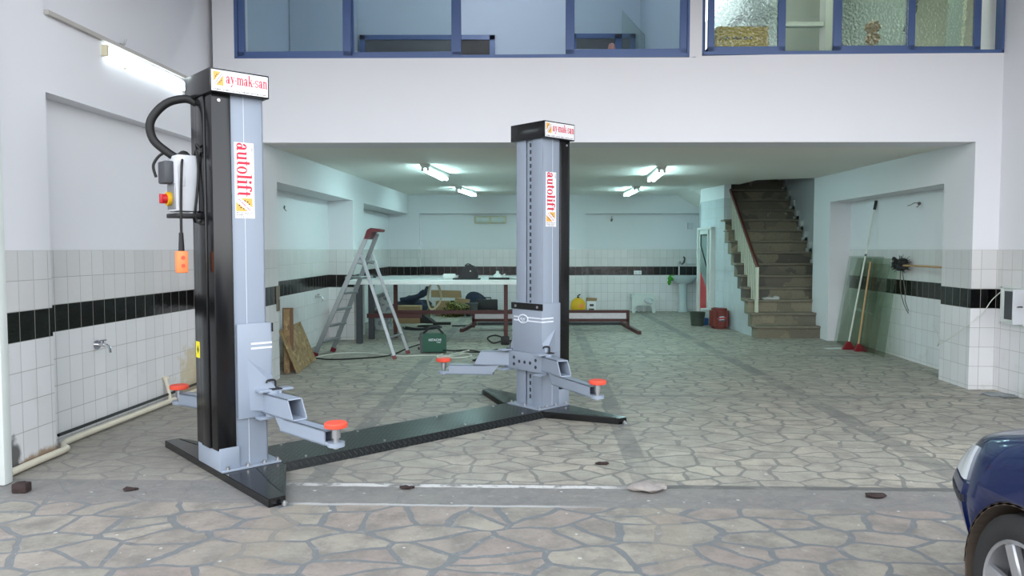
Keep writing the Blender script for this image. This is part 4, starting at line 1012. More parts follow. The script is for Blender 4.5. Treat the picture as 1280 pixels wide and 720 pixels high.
# ------------------------------------------------------------------ workbench and steel frame
wb = thing('workbench', 'long workbench with a white top on dark red steel legs', 'workbench', (-1.0, 12.2, 0))
m = MB(); m.box((-1.50, -.62, .905), (1.45, 1.1, .972), .003, 1); m.build('worktop', 'tabletop', wb)
for x, y, mt, w_ in ((-1.34, -.62, 'darksteel', .085), (-1.26, -.06, 'darksteel', .085), (-.90, .15, 'primer', .062), (.905, -.50, 'primer', .062), (1.3, .95, 'primer', .062)):
    m = MB(); m.box((x-w_/2, y, 0), (x+w_/2, y+w_, .905), .003, 1)
    o = m.build('leg', mt, wb)
    if mt == 'darksteel': o['label'] = 'dark grey square steel leg'
m = MB(); m.box((-1.32, -.10, .345), (-.45, -.03, .415), .003, 1); m.box((-.92, .19, .385), (1.35, .25, .445), .003, 1); m.box((-1.32, -.05, .345), (-1.26, .95, .415)); m.build('stretcher', 'primer', wb)

sf = thing('steel_frame', 'low red oxide steel frame with floor runners standing behind the lift', 'frame', (.7, 13.7, 0))
m = MB(); m.box((-1.42, -.03, .295), (1.42, .03, .345), .003, 1); m.box((-1.42, -.03, .135), (1.42, .03, .185), .003, 1)
for x in (-1.42, 1.37): m.box((x, -.03, .03), (x+.05, .03, .30))
m.build('rail_frame', 'primer', sf)
m = MB(); m.box((-1.38, -.012, .19), (1.36, .012, .29)); m.build('web_panel', 'steel', sf)
for x0, x1, y0 in ((-1.40, -1.58, -.52), (1.395, 1.46, -.88)):
    m = MB(); m.bar((x0, .75, .03), (x1, y0, .03), .065, .06, bev=.003); m.build('floor_runner', 'primer', sf)
m = MB(); m.bar((-1.36, .72, .03), (1.36, .72, .03), .06, .05); m.build('cross_bar', 'darksteel', sf)

# things on the workbench
TB = .972
t = thing('tool_bag', 'black wedge-shaped tool bag standing on the white workbench', 'bag', (-.70, 12.15, TB))
m = MB(); m.prism([(-.17, 0), (.16, 0), (.155, .12), (.13, .19), (.05, .225), (-.06, .215), (-.13, .10)], -.1, .1, 'xz', .02); m.build('bag_body', 'blackm', t)
m = MB(); m.tube(smoothpath([(-.05, -.05, .21), (0, -.05, .24), (.06, -.05, .215)], 5), .01, 6); m.build('bag_handle', 'blackm', t)
m = MB(); m.cyl((.04, -.10, .125), (.04, -.106, .125), .012); m.build('badge', 'white', t)
m = MB(); m.box((-.10, -.06, 0), (.10, .06, .085), .02, 2)
tag(m.build('white_case', 'plastic_white', None, (-.99, 12.0, TB)), 'small white case on the workbench left of the black bag', 'case')
m = MB(); m.box((-.30, -.03, 0), (.13, .16, .022), .004, 1)
tag(m.build('rubber_mat', 'rubber', None, (-.62, 11.78, TB)), 'flat black mat strip under the black bag', 'mat')
t = thing('grinder_pot', 'white teapot-shaped cap lying on the bench beside the black bag', 'pot', (-.23, 12.1, TB))
m = MB(); m.lathe([(.075, 0), (.08, .03), (.06, .065), (.03, .085), (.022, .11), (.03, .12), (.0, .13)], 18); m.build('pot_body', 'plastic_white', t)
m = MB(); m.tube([(.05, 0, .03), (.10, 0, .055), (.12, 0, .08)], [.02, .015, .01], 8); m.build('spout', 'plastic_white', t)
m = MB(); m.box((-.16, -.06, 0), (.16, .06, .03), .006, 1)
tag(m.build('black_tray', 'rubber', None, (-.20, 11.85, TB)), 'flat black tray in front of the white cap on the bench', 'tray')
m = MB(); m.lump((0, 0, 0), (.34, .16, .04), 9, .3, 2)
tag(m.build('white_rag', 'plastic_white', None, (.02, 12.02, TB)), 'crumpled white rag on the bench near the second post', 'rag')
m = MB(); m.box((-.18, -.12, 0), (.18, .12, .07), .006, 1)
tag(m.build('brown_case', 'primer', None, (.26, 12.3, TB)), 'reddish brown flat case at the post end of the bench', 'case')
t = thing('power_drill', 'black power drill lying on the far left end of the bench', 'drill', (-2.20, 12.0, TB), .3)
m = MB(); m.cyl((-.10, 0, .05), (.05, 0, .05), .035, .03); m.cyl((.05, 0, .05), (.10, 0, .05), .016, .008); m.build('drill_body', 'blackm', t)
m = MB(); m.box((-.08, -.10, .02), (-.03, 0, .06), .01); m.build('handle', 'grey_dark', t)

# things on the floor behind the bench
t = thing('cardboard_box', 'open cardboard box on the floor under the bench beside its dark red leg', 'box', (-1.97, 14.95, 0))
m = MB(); m.box((-.36, -.2, 0), (.18, .2, .33), .004, 1); m.build('box_body', 'cardboard', t)
m = MB(); m.prism([(.18, 0), (.45, 0), (.18, .22)], -.18, .18, 'xz'); m.build('box_flap', 'rubber', t)
t = thing('cardboard_box', 'torn open cardboard box with raised flaps by the back wall', 'box', (-1.35, 16.6, 0), .1)
m = MB(); m.box((-.32, -.25, 0), (.30, -.22, .22)); m.box((-.32, .22, 0), (.30, .25, .30)); m.box((-.32, -.25, 0), (-.29, .25, .30)); m.box((.27, -.25, 0), (.30, .25, .3)); m.box((-.32, -.25, 0), (.3, .25, .02)); m.build('box_body', 'cardboard', t)
m = MB(); m.prism([(.05, .10), (.34, .06), (.42, .36), (.10, .40)], -.3, -.285, 'xz'); m.build('box_flap', 'cardboard', t)
m = MB(); m.prism([(-.42, .38), (.26, .36), (.24, .52), (-.42, .54)], .25, .265, 'xz'); m.build('box_flap', 'cardboard', t)
for i, (x, y, sz, lb) in enumerate(((-1.95, 16.4, (.50, .3, .30), 'heap of black and yellow webbing next to the cardboard under the bench'), (-1.22, 16.15, (.50, .26, .34), 'taller heap of black and yellow webbing in front of the torn box'))):
    m = MB(); m.lump((0, 0, 0), sz, 61+i, .45, 3)
    tag(m.build('webbing_heap', 'webbing', None, (x, y, 0)), lb, 'webbing', 'webbing heaps')
t = thing('tool_case', 'black hard tool case with a handle standing by the back wall', 'tool case', (-.56, 16.95, 0))
m = MB(); m.box((-.24, -.09, 0), (.24, .09, .32), .02); m.build('case_shell', 'blackm', t)
m = MB(); m.tube([(-.09, 0, .31), (-.09, 0, .36), (.09, 0, .36), (.09, 0, .31)], .014, 8); m.build('handle', 'blackm', t)
m = MB(); m.box((-.245, -.012, .14), (.245, .012, .16)); m.build('case_seam', 'grey_dark', t)
m = MB(); m.lump((0, 0, 0), (.5, .3, .5), 14, .25, 3)
tag(m.build('rucksack', 'cloth_blue', None, (-.80, 17.25, 0)), 'dark slumped rucksack behind the black tool case', 'bag')
m = MB(); m.lathe([(.12, 0), (.15, .28), (.14, .29), (.11, .02), (0, .02)], 20)
tag(m.build('grey_bucket', 'grey_dark', None, (-.88, 16.4, 0)), 'small grey bucket between the torn box and black case', 'bucket')
m = MB(); m.lump((0, 0, 0), (.75, .5, .42), 31, .4, 3)
tag(m.build('clothes_heap', 'cloth_blue', None, (-2.15, 15.9, 0)), 'heap of dark blue clothes behind the cardboard under the bench', 'clothes')
t = thing('work_boot', 'dark tall boot lying on top of the clothes heap', 'boot', (-2.05, 15.6, .34), .1)
m = MB(); m.tube(smoothpath([(-.25, 0, .06), (-.05, 0, .09), (.12, 0, .13), (.26, 0, .22)], 5), [.05]*6+[.06]*6+[.075]*4, 10); m.build('boot_shaft', 'cloth_blue', t)
m = MB(); m.tube([(.24, 0, .18), (.30, 0, .26), (.31, 0, .34)], [.06, .055, .03], 10); m.build('boot_toe', 'cloth_blue', t)
m = MB(); m.tube(smoothpath([(0, 0, 0), (.02, 0, .25), (-.01, 0, .5), (.01, 0, .62), (0, 0, .66)], 5), [.17]*4+[.175]*4+[.16]*4+[.14]*5+[.12]*3+[.08], 14)
tag(m.build('wrapped_roll', 'wrap', None, (-2.34, 13.65, 0)), 'tall roll in white patterned wrap standing behind the bench legs', 'roll')
m = MB(); m.tube(smoothpath([(0, 0, .0), (-.07, .01, -.12), (-.10, 0, -.32), (-.05, 0, -.48), (.05, 0, -.44), (.13, 0, -.30), (.10, 0, -.12), (.02, 0, .0)], 6, True), .018, 7, True)
tag(m.build('hanging_hose', 'cream', None, (-1.33, 12.85, .91)), 'loop of pale hose hanging under the white worktop', 'hose')
for i, (x, y, sx, lb) in enumerate(((-1.34, 14.5, .34, 'black flat scrap on the floor beyond the bench stretcher'), (-.98, 14.2, .30, 'long thin black strip lying on the floor before the steel frame'))):
    m = MB(); m.box((-sx/2, -.05, 0), (sx/2, .05, .05 if i == 0 else .02), .01)
    tag(m.build('floor_scrap', 'rubber', None, (x, y, 0), .1), lb, 'scrap', 'black scraps under the bench')
t = thing('cable_reel', 'black clamp and coiled lead at the foot of the bench leg', 'clamp', (-.11, 11.45, 0))
m = MB(); m.box((-.06, -.05, 0), (.07, .05, .13), .02); m.build('clamp_body', 'rubber', t)
m = MB(); m.tube(smoothpath([(-.06, 0, .05), (-.18, -.02, .03), (-.26, 0, .10), (-.15, .02, .14), (.0, 0, .10)], 6), .012, 7); m.tube(smoothpath([(.06, 0, .06), (.15, -.03, .05), (.24, -.05, .03), (.34, -.04, .01)], 5), .016, 7); m.build('clamp_lead', 'rubber', t)
m = MB(); m.tube(smoothpath([(0, 0, .015), (.12, .02, .3), (.2, 0, .42), (.32, .02, .3), (.3, .0, .05), (.05, -.05, .015), (-.1, 0, .02)], 6), .016, 7)
tag(m.build('wire_tangle', 'rubber', None, (.12, 16.9, 0)), 'tangle of dark wire by the back wall behind the second post', 'wire')
m = MB(); m.box((-.35, -.1, 0), (.35, .1, .07), .01); m.lump((.1, 0, .06), (.4, .16, .10), 77, .3, 2)
tag(m.build('dark_tool_pile', 'rubber', None, (-.02, 16.6, 0)), 'flat dark tools piled right of the black tool case', 'tools')

# right of the lift, along the back wall
t = thing('gas_canister', 'round yellow canister with a black valve by the back wall', 'canister', (1.50, 17.2, 0))
m = MB(); m.lathe([(.10, 0), (.15, .03), (.17, .12), (.165, .22), (.12, .30), (.06, .335), (.04, .34), (0, .34)], 24); m.build('canister_body', 'yellow', t)
m = MB(); m.cyl((0, 0, .33), (0, 0, .37), .03); m.bar((-.02, 0, .38), (.05, 0, .42), .025, .025); m.build('valve', 'blackm', t)
m = MB(); m.cyl((.06, -.155, .17), (.06, -.17, .17), .045); m.build('cap', 'orange', t)
t = thing('white_carton', 'small white carton with print beside the yellow canister', 'carton', (1.80, 17.25, 0))
m = MB(); m.box((-.10, -.08, 0), (.10, .08, .28)); m.build('carton_body', 'white', t)
m = MB(); m.prism([(-.11, .27), (.11, .27), (.13, .33), (-.10, .34)], -.085, .085, 'xz'); m.build('carton_flap', 'cardboard', t)
m = MB(); m.box((-.06, -.083, .05), (.06, -.08, .10)); m.box((-.04, -.083, .15), (.05, -.08, .2)); m.build('carton_print', 'grey_dark', t)
t = thing('plastic_chair', 'white plastic garden chair tipped over against the back wall', 'chair', (2.98, 17.15, 0))
m = MB(); m.prism([(-.27, 0), (-.19, 0), (-.18, .13), (-.14, .16), (.14, .16), (.18, .13), (.19, 0), (.27, 0), (.27, .36), (.22, .43), (-.20, .45), (-.26, .38)], -.02, .02, 'xz', .008); m.build('seat', 'plastic_white', t)
m = MB(); m.prism([(-.26, .30), (.26, .30), (.24, .42), (-.24, .42)], .30, .33, 'xz', .008)
for x in (-.16, -.05, .06, .17): m.bar((x, .315, .0), (x*.95, .315, .31), .045, .02)
m.build('backrest', 'plastic_white', t)
for x in (-.24, .24):
    m = MB(); m.bar((x, 0, .34), (x*.95, .30, .40), .05, .05, bev=.01); m.build('leg', 'plastic_white', t)
    m = MB(); m.bar((x, .0, .04), (x*.95, .33, .02), .05, .04, bev=.01); m.build('leg', 'plastic_white', t)
m = MB(); m.lump((.10, -.03, .20), (.22, .08, .16), 5, .4, 2); m.build('folded_cover', 'porcelain', t)
# washbasin
t = thing('washbasin', 'white pedestal washbasin against the tiled back wall', 'washbasin', (3.93, 17.45, 0))
m = MB(); m.lathe([(.12, 0), (.105, .05), (.09, .3), (.10, .64), (.12, .68)], 20); m.build('pedestal', 'porcelain', t)
m = MB(); S = Matrix.Diagonal((1.0, .72, 1, 1)); m.lathe([(.10, .64), (.20, .68), (.29, .76), (.32, .83), (.30, .835), (.25, .79), (.12, .72), (0, .71)], 28, S); m.box((-.3, .05, .79), (.3, .15, .84), .01); m.build('basin', 'porcelain', t)
t = thing('basin_tap', 'tall chrome tap rising above the washbasin', 'tap', (3.86, 17.57, .84))
m = MB(); m.cyl((0, 0, 0), (0, 0, .28), .025); m.tube(smoothpath([(0, 0, .26), (.0, -.05, .31), (0, -.13, .31), (0, -.16, .27)], 5), .014, 8); m.build('tap_body', 'chrome', t)
m = MB(); m.tube([(.06, .0, .25), (.12, 0, .30), (.13, 0, .40), (.10, 0, .43)], .018, 8); m.cyl((.12, .02, .32), (.12, .1, .32), .012); m.build('tap_lever', 'grey_dark', t)
m = MB(); m.lump((0, 0, 0), (.15, .10, .14), 8, .4, 3); m.lump((-.04, 0, -.10), (.07, .07, .17), 18, .3, 2)
tag(m.build('green_cloth', 'cloth_green', None, (3.64, 17.36, .72)), 'bright green cloth draped over the washbasin rim', 'cloth')
m = MB(); m.box((-.10, -.05, 0), (.10, 0, .02), .004)
tag(m.build('soap_dish', 'porcelain', None, (4.16, 17.66, 1.09)), 'small white shelf on the tiles above the washbasin', 'shelf')
t = thing('wall_socket', 'white double socket in the black tile band left of the washbasin', 'socket', (2.92, 17.66, .90))
m = MB(); m.box((-.09, -.03, -.045), (.09, 0, .045), .006); m.build('socket_plate', 'white', t)
m = MB(); m.cyl((-.04, -.034, 0), (-.04, -.03, 0), .025); m.cyl((.04, -.034, 0), (.04, -.03, 0), .025); m.build('socket_insert', 'plastic_white', t)
m = MB(); m.box((-.06, -.05, -.07), (.06, 0, .07), .006)
tag(m.build('junction_box', 'grey_box', None, (4.12, 17.66, 1.98)), 'small grey junction box on the wall corner above the toilet door', 'box')
# buckets and jerrycan by the stairs
t = thing('bucket', 'dark grey-green bucket standing beside the toilet door', 'bucket', (3.50, 14.3, 0))
m = MB(); m.lathe([(.115, 0), (.145, .25), (.15, .26), (.135, .255), (.105, .015), (0, .015)], 24); m.build('bucket_body', 'bucket', t)
m = MB(); m.tube(smoothpath([(-.14, 0, .24), (-.05, -.13, .15), (.08, -.12, .13), (.14, 0, .24)], 6), .006, 6); m.build('bucket_handle', 'grey_dark', t)
t = thing('jerrycan', 'large brick-red plastic drum with a round emblem by the stair wall', 'drum', (3.785, 13.85, 0), 0)
m = MB(); m.prism([(-.165, -.10), (-.10, -.16), (.10, -.16), (.165, -.10), (.165, .10), (.10, .15), (-.10, .15), (-.165, .10)], 0, .37, 'xy', .045); m.build('can_body', 'jug', t)
m = MB(); m.cyl((-.07, 0, .36), (-.07, 0, .38), .04); m.build('can_lid', 'jug', t)
F = frame((.01, -.1605, .19), (1, 0, 0), (0, 0, 1))
m = MB(F); m.prism([(.085*math.cos(a), .052*math.sin(a)) for a in [2*math.pi*k/24 for k in range(24)]], 0, .002); em = m.build('emblem', 'grey_dark', t)
m = MB(F); m.prism([(-.08, -.012), (.08, .0), (.07, .024), (-.07, .012)], .002, .003); m.build('emblem_band', 'red', em)
m = MB(F); m.prism([(-.05, .014), (.05, .026), (.03, .042), (-.04, .036)], .002, .003); m.prism([(-.05, -.03), (.05, -.02), (.03, -.008), (-.05, -.016)], .002, .003); m.build('emblem_letters', 'porcelain', em)
m = MB(); m.box((-.07, -.05, 0), (.07, .05, .13), .01)
tag(m.build('blue_pack', 'blue', None, (3.68, 14.48, 0)), 'small blue pack between the bucket and the red drum', 'pack')
m = MB(); m.cyl((-.1, 0, .02), (.1, 0, .02), .04, seg=14); m.box((-.08, -.04, -.24), (.09, .05, -.01), .01)
tag(m.build('paper_roll', 'plastic_white', None, (3.74, 14.62, .25)), 'white roll lying on a dark can behind the bucket', 'roll')
m = MB(); m.lump((-.05, 0, 0), (.22, .12, .05), 3, .4, 2); m.box((-.14, -.05, 0), (.12, .04, .018)); m.lump((.08, 0, 0), (.12, .1, .06), 5, .4, 2)
tag(m.build('paper_scrap', 'plastic_white', None, (4.38, 12.81, .6)), 'crumpled white paper scrap on a lower step of the stairs', 'scrap')

# ------------------------------------------------------------------ right bay: glass sheets, brooms
G = 'loose glass sheets leaning in the right bay'
for i, (y0, y1, xb, xt, h, dy, lb) in enumerate(((11.82, 10.55, 5.04, 5.235, 1.34, 0, 'tall green-tinted glass sheet at the back of the right bay'), (11.6, 10.22, 4.985, 5.175, 1.32, 0, 'front green-tinted glass sheet leaning over the other'), (11.3, 10.08, 5.045, 5.19, 1.24, 0, 'shorter glass sheet peeking out beside the tiled bay'))):
    a = Vector((xb, y0, .0)); b = Vector((xb+.064*(y1-y0), y1, 0)); c = Vector((xt+.0, y0, h))
    x = b-a; y = c-a; T = frame((0, 0, 0), x, y-x*(x.dot(y)/x.dot(x)))
    m = MB(T); m.box((0, 0, -.004), (x.length, y.length, .004)); o = m.build('glass_sheet', 'glass_green', None, a); tag(o, lb, 'glass sheet', G)
t = thing('broom', 'white-poled broom with a red head leaning in the right bay', 'broom', (4.85, 10.9, 0))
m = MB(); m.cyl((.0, 0, .08), (.37, .05, 2.12), .012, seg=10); m.build('pole', 'cable_w', t)
m = MB(); m.cyl((.35, .047, 2.01), (.373, .0505, 2.14), .02, seg=12); m.build('grip', 'blackm', t)
m = MB(); m.cyl((.229, .031, 1.345), (.2345, .0317, 1.375), .016, seg=10); m.build('pole_joint', 'grey_dark', t)
m = MB(); m.prism([(-.09, 0), (.10, 0), (.05, .07), (.02, .12), (-.02, .12), (-.05, .07)], -.03, .03, 'xz', .008); m.build('brush_head', 'broom_red', t)
t = thing('broom', 'wooden-handled broom with a red head leaning behind the white-poled one', 'broom', (4.90, 10.7, 0))
m = MB(); m.cyl((0, 0, .08), (.17, .05, 1.27), .013, seg=10); m.build('pole', 'wood', t)
m = MB(); m.prism([(-.06, 0), (.13, 0), (.06, .06), (.02, .11), (-.02, .11), (-.04, .06)], -.03, .03, 'xz', .008); m.build('brush_head', 'broom_red', t)
t = thing('duster', 'black bristle duster on a pale stick resting across the glass sheets', 'duster', (5.10, 9.9, 1.235))
m = MB(); m.cyl((-.02, .0, .0), (-.33, -1.48, .012), .012, seg=8); m.build('stick', 'wood', t)
m = MB(); m.lump((-.02, .03, -.07), (.16, .24, .17), 12, .3, 3)
q = random.Random(4)
for k in range(70):
    d = Vector((q.gauss(0, 1), q.gauss(0, 1), q.gauss(0, .8))).normalized(); c0 = Vector((-.02, .03, .01)); m.tube([c0+d*.05, c0+d*q.uniform(.10, .16)], [.006, .002], 4)
m.build('bristles', 'rubber', t)
m = MB(); m.cyl((-.02, .12, .05), (-.02, .22, .09), .022, seg=8); m.build('stub', 'rubber', t)
m = MB()
for k in range(4): m.tube([(0, .04+k*.055, .0), (0, .05+k*.055, -.14)], .004, 5)
for k in range(3): m.tube([(0, .02, -.01-k*.055), (0, .23, -.01-k*.055)], .004, 5)
tag(m.build('wire_rack', 'wire', None, (5.13, 10.05, 1.32)), 'small wire grid hooked on the top edge of the glass sheets', 'rack')
cable('hanging_string', [(5.08, 9.93, 1.20), (5.09, 9.95, .95), (5.085, 9.85, .75), (5.10, 9.75, .62)], .005, 'wire', 'thin string hanging below the black duster')
cable('hanging_string', [(5.07, 9.88, 1.20), (5.075, 9.80, .9), (5.07, 9.78, .78), (5.075, 9.7, .66)], .005, 'wire', 'looped string hanging beside the thin one below the duster')
m = MB(); m.box((-.14, -.05, 0), (.14, .05, .008)); m.box((-.05, -.09, .004), (.1, -.05, .012))
tag(m.build('paper_scrap', 'plastic_white', None, (4.68, 11.0, 0), .2), 'flat white paper scraps on the floor by the red broom heads', 'scrap')
t = thing('fuse_box', 'open grey metal fuse box on the near right wall', 'fuse box', (4.955, 7.45, .72))
m = MB(); m.box((-.03, -.16, 0), (.05, .16, .34), .003, 1); m.box((-.045, -.175, -.015), (-.02, .175, 0)); m.box((-.045, -.175, .34), (-.02, .175, .355)); m.box((-.045, .155, -.015), (-.02, .175, .355)); m.build('box_body', 'frame_white', t)
m = MB(); m.box((-.034, -.13, .03), (-.029, .13, .31)); m.build('box_interior', 'grey_dark', t)
m = MB(); m.box((-.150, -.18, 0), (-.03, -.165, .34), .003, 1); dr_ = m.build('door', 'grey_box', t)
m = MB(); m.box((-.12, -.19, .165), (-.06, -.18, .18), .003, 1); m.build('handle', 'chrome', dr_)
cable('wall_cable', [(4.935, 7.62, 1.04), (4.90, 7.74, .93), (4.82, 7.755, .80), (4.69, 7.77, .68), (4.66, 8.05, .5), (4.68, 8.3, .40), (4.85, 8.6, .36), (5.05, 8.95, .40), (5.105, 9.2, .52)], .0045, 'cable_w', 'loose white cable drooping from the fuse box around the tiled pillar')
m = MB(); m.box((-.10, -.07, 0), (.10, .07, .012)); m.box((-.02, -.12, .006), (.14, -.08, .016)); m.tube(smoothpath([(-.15, .02, .008), (-.05, .09, .012), (.1, .08, .01), (.17, -.02, .008)], 5), .006, 6)
tag(m.build('metal_scrap', 'alu_dark', None, (4.79, 7.45, 0)), 'flat metal scraps on the floor at the foot of the right pillar', 'scrap')
# wire stubs where wall lamps are missing
def stub(loc, s, label, ax=0):
    m = MB(); P = [(0, 0, 0), (.03*s, -.05*s, .01), (.04*s, -.12*s, -.01), (.05*s, -.18*s, -.02)]; Q = [(0, 0, 0), (.02*s, -.03, -.03), (.04*s, -.02, -.05)]
    m.tube(smoothpath(P, 4), .005, 5); m.tube(smoothpath(Q, 4), .005, 5); m.cyl((-.01, 0, 0), (.012, 0, 0), .02, seg=8)
    tag(m.build('wire_stub', 'wire', None, loc), label, 'wires', 'bare wire stubs on the walls')
stub((-2.96, 9.9, 1.99), 1, 'bare wire ends sticking out of the first left bay under its beam')
stub((-2.86, 14.5, 2.02), 1, 'bare wire ends in the second left bay above the stepladder')
stub((5.12, 9.6, 2.02), -1, 'bare wire ends high in the right bay above the glass sheets')
m = MB(); m.cyl((0, -.02, 0), (0, -.1, .03), .02); m.tube([(0, -.03, .06), (0, -.08, .1)], .008, 5)
tag(m.build('wire_stub', 'wire', None, (2.30, 17.66, 2.10)), 'dark hook-like wire end on the back wall above the tipped chair', 'wires', 'bare wire stubs on the walls')

# ------------------------------------------------------------------ the blue car at the street edge
car = thing('car', 'blue hatchback car parked nose-in at the right edge of the flagstone floor', 'car', (2.50, 2.46, 0))
ST = [(.80, .26, .32, .24, .26, .58), (.775, .38, .44, .36, .24, .63), (.72, .48, .555, .48, .20, .672), (.64, .56, .645, .565, .19, .70), (.54, .62, .715, .645, .18, .722), (.40, .70, .780, .72, .18, .755),
      (.25, .79, .825, .775, .18, .79), (0, .82, .83, .79, .18, .85), (-.4, .82, .835, .79, .18, .90), (-.8, .82, .835, .79, .18, .93), (-1.6, .82, .835, .79, .18, .95), (-2.4, .82, .835, .79, .19, .96), (-2.75, .78, .81, .76, .22, .96), (-2.95, .72, .76, .72, .28, .92), (-3.0, .66, .70, .66, .36, .85)]
def stat(y):
    for a, b in zip(ST, ST[1:]):
        if a[0] >= y >= b[0]:
            k = (a[0]-y)/(a[0]-b[0]); return [p+(q_-p)*k for p, q_ in zip(a, b)]
    return ST[0] if y > ST[0][0] else ST[-1]
def half(y):
    _, wl, wm, wt, zb, zt = stat(y)
    return smoothpath([(0, y, zb), (wl*.9, y, zb), (wl, y, zb+.08), (wm, y, .48), (wm*.995, y, .57), (wt+.01, y, zt-.06), (wt-.07, y, zt-.005), (wt*.5, y, zt+.02), (0, y, zt+.025)], 5)
ys_ = []
for a, b in zip(ST, ST[1:]):
    n = 2 if a[0]-b[0] < .3 else 4
    ys_ += [a[0]+(b[0]-a[0])*k/n for k in range(n)]
ys_.append(ST[-1][0])
rings = []
for y in ys_:
    h = half(y); rings.append([(-p.x, y, p.z) for p in h] + [(p.x, y, p.z) for p in h[-2:0:-1]])
m = MB(); m.loft(rings); bd = m.build('car_body', 'carblue', car, smooth=50)
cut = MB()
for yw in (0, -2.44):
    for sx in (-1, 1): cut.cyl((sx*.56, yw+.005 if yw == 0 else yw, .285), (sx*1.0, yw+.005 if yw == 0 else yw, .285), .316, seg=48)
co = cut.build('cutter', 'arch', car)
md = bd.modifiers.new('b', 'BOOLEAN'); md.object = co; md.operation = 'DIFFERENCE'; md.solver = 'EXACT'
bpy.context.view_layer.update()
me = bpy.data.meshes.new_from_object(bd.evaluated_get(bpy.context.evaluated_depsgraph_get()))
bd.modifiers.clear(); bd.data = me; bpy.data.objects.remove(co)
me.materials.clear(); me.materials.append(M['carblue'])
for p in me.polygons: p.material_index = 0
def patch(name, mat, y0, y1, s0, s1, off, parent, ny=12, ns=8, sides=(-1, 1)):
    for sx in sides:
        t = MB(); g = []
        for i in range(ny+1):
            y = y0+(y1-y0)*i/ny; row = []
            h = half(y); h2 = half(y-.02); cen = Vector((0, y-.25, .45))
            for j in range(ns+1):
                s = (s0+(s1-s0)*j/ns)*5; k = min(int(s), len(h)-2); p = h[k].lerp(h[k+1], s-k)
                d = (p-cen).normalized(); p = p+d*off; row.append((sx*p.x, p.y, p.z, sx*d.x, d.y, d.z))
            g.append(row)
        vt = [[t.bm.verts.new(r[:3]) for r in row] for row in g]
        vb = [[t.bm.verts.new(Vector(r[:3])-Vector(r[3:])*(off+.004)) for r in row] for row in g]
        for i in range(ny):
            for j in range(ns): t.bm.faces.new((vt[i][j], vt[i+1][j], vt[i+1][j+1], vt[i][j+1]))
        for i in range(ny):
            t.bm.faces.new((vt[i][0], vb[i][0], vb[i+1][0], vt[i+1][0])); t.bm.faces.new((vt[i][ns], vt[i+1][ns], vb[i+1][ns], vb[i][ns]))
        for j in range(ns):
            t.bm.faces.new((vt[0][j], vt[0][j+1], vb[0][j+1], vb[0][j])); t.bm.faces.new((vt[ny][j], vb[ny][j], vb[ny][j+1], vt[ny][j+1]))
        bmesh.ops.recalc_face_normals(t.bm, faces=t.bm.faces)
        t.build(name, mat, parent, smooth=50)
patch('front_bumper', 'carblue', .36, .795, 1.0, 4.0, .010, car)
patch('bumper_strip', 'strip', .36, .70, 3.14, 3.44, .013, car, ns=4)
patch('headlight', 'headlight_glass' if 'headlight_glass' in M else 'porcelain', .37, .765, 4.08, 5.05, .010, car)
patch('side_strip', 'strip', -2.0, -.42, 3.1, 3.4, .010, car, ns=4)
for yw in (.005, -2.44):
    for sx in (-1, 1):
        t = MB()
        for k in range(20):
            a0, a1 = math.pi*k/20-.15, math.pi*(k+1)/20-.0+(.15 if k == 19 else 0)
            if k == 0: a0 = -.3
            r0, r1 = .308, .315
            t.prism([(yw+r0*math.cos(a0), .285+r0*math.sin(a0)), (yw+r1*math.cos(a0), .285+r1*math.sin(a0)), (yw+r1*math.cos(a1), .285+r1*math.sin(a1)), (yw+r0*math.cos(a1), .285+r0*math.sin(a1))], sx*.57, sx*.815, 'yz')
        t.box((sx*.565, yw-.31, .2), (sx*.57, yw+.31, .6)); t.build('wheel_arch_liner', 'arch', car)
        wx = sx*.822; W = Matrix.Translation((wx, yw-.005 if yw > 0 else yw, .283)) @ Matrix.Rotation(R(90)*sx, 4, 'Y')
        t = MB(W); t.lathe([(.19, -.16), (.25, -.17), (.278, -.145), (.283, -.09), (.278, -.02), (.25, .002), (.215, .004), (.195, -.005), (.19, -.02)], 48, cap=False)
        for k in range(3): t.lathe([(.2835, -.06-.03*k), (.2845, -.065-.03*k), (.2835, -.07-.03*k)], 48, cap=False)
        ty = t.build('tyre', 'tyre', car)
        t = MB(W); t.lathe([(.196, -.004), (.19, .002), (.182, -.004), (.176, -.03), (.172, -.08)], 48, cap=False)
        t.lathe([(.055, -.06), (.05, -.015), (.03, -.008), (0, -.008)], 24, cap=False)
        for k in range(6):
            a = 2*math.pi*k/6+.35
            p0 = Vector((.035*math.cos(a), .035*math.sin(a), -.022)); p1 = Vector((.183*math.cos(a), .183*math.sin(a), -.014))
            t.bar(p0, p1, .050, .03, up=(0, 0, 1), bev=.006)
        t.build('wheel_rim', 'rim', car)
        t = MB(W); t.lathe([(.178, -.075), (.06, -.085), (0, -.085)], 40, cap=False); t.build('wheel_hub_well', 'grey_dark', car)  # dish coloured dark for the shade between the spokes
cab = [(-.80, .55, .93), (.80, -.55, .93)]
m = MB(); m.hull([(sx*x, y, z) for sx in (-1, 1) for x, y, z in ((.77, -.62, .92), (.79, -1.2, .93), (.79, -2.7, .93), (.70, -2.96, .93), (.58, -1.30, 1.40), (.60, -2.0, 1.43), (.57, -2.62, 1.38), (.30, -.48, .92), (.3, -1.24, 1.42))])
m.build('cabin', 'carblue', car, smooth=50)
M['car_glass'] = simple('dark car glass', (22, 28, 32), .05)
m = MB(); m.hull([(sx*x, y, z) for sx in (-1, 1) for x, y, z in ((.68, -.66, .955), (.52, -1.26, 1.375), (.68, -.68, .955), (.26, -.52, .955), (.26, -1.20, 1.395))]); m.build('windscreen', 'car_glass', car)
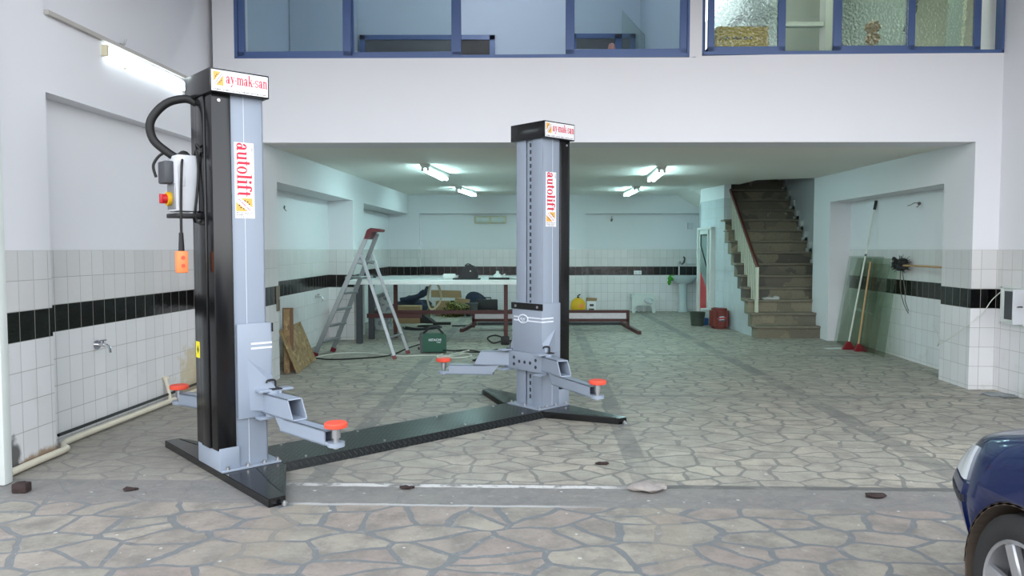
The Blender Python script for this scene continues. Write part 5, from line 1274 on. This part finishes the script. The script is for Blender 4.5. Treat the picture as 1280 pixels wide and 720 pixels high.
for sx in (-1, 1):
    m = MB(); m.hull([(sx*x, y, z) for x, y, z in ((.79, -.95, .96), (.795, -1.75, .96), (.64, -1.75, 1.37), (.615, -1.36, 1.36), (.70, -1.4, 1.1))]); m.build('side_window', 'car_glass', car)
    m = MB(); m.hull([(sx*x, y, z) for x, y, z in ((.795, -1.82, .96), (.79, -2.5, .97), (.635, -2.45, 1.33), (.64, -1.82, 1.37), (.70, -2.1, 1.1))]); m.build('side_window', 'car_glass', car)
    m = MB(); m.box((sx*.79, -.98, .96), (sx*.93, -.90, 1.07), .025); m.build('wing_mirror', 'carblue', car)
    m = MB(); m.box((sx*.828, -1.62, .80), (sx*.842, -1.47, .83), .005); m.build('door_handle', 'carblue', car)

# ------------------------------------------------------------------ camera, daylight, view
cam = bpy.data.cameras.new('camera'); co = bpy.data.objects.new('camera', cam); COL.objects.link(co)
cam.sensor_width = 36; cam.lens = 950/1280*36; cam.clip_start = .05; cam.clip_end = 200
co.location = (0, 0, 1.45); co.rotation_euler = (R(90-2.95), 0, 0); SC.camera = co
wd_ = bpy.data.worlds.new('sky'); SC.world = wd_; wd_.use_nodes = True
nt = wd_.node_tree; nt.nodes.clear()
ow = nt.nodes.new('ShaderNodeOutputWorld'); bg = nt.nodes.new('ShaderNodeBackground'); tc = nt.nodes.new('ShaderNodeTexCoord'); sx_ = nt.nodes.new('ShaderNodeSeparateXYZ'); rp = nt.nodes.new('ShaderNodeValToRGB'); mr = nt.nodes.new('ShaderNodeMapRange')
nt.links.new(tc.outputs['Generated'], sx_.inputs[0]); nt.links.new(sx_.outputs[2], mr.inputs[0]); mr.inputs[1].default_value = -1; mr.inputs[2].default_value = 1
nt.links.new(mr.outputs[0], rp.inputs[0]); nt.links.new(rp.outputs[0], bg.inputs[0]); nt.links.new(bg.outputs[0], ow.inputs[0])
cr = rp.color_ramp; cr.elements[0].position = 0; cr.elements[0].color = (.30, .29, .28, 1); cr.elements[1].position = 1; cr.elements[1].color = (.34, .40, .48, 1)
for p_, c_ in ((.49, (.34, .33, .32, 1)), (.51, (1.30, 1.33, 1.36, 1)), (.66, (1.02, 1.07, 1.14, 1))):
    e = cr.elements.new(p_); e.color = c_
bg.inputs[1].default_value = 2.4
SC.view_settings.view_transform = 'Standard'; SC.view_settings.look = 'None'; SC.view_settings.gamma = 1; SC.view_settings.use_curve_mapping = False
SC.view_settings.exposure = 0.55
SC.cycles.use_denoising = True; SC.cycles.max_bounces = 10; SC.cycles.diffuse_bounces = 6; SC.cycles.transparent_max_bounces = 16
SC.cycles.caustics_reflective = False; SC.cycles.caustics_refractive = True; SC.cycles.blur_glossy = 1.0; SC.cycles.sample_clamp_indirect = 8
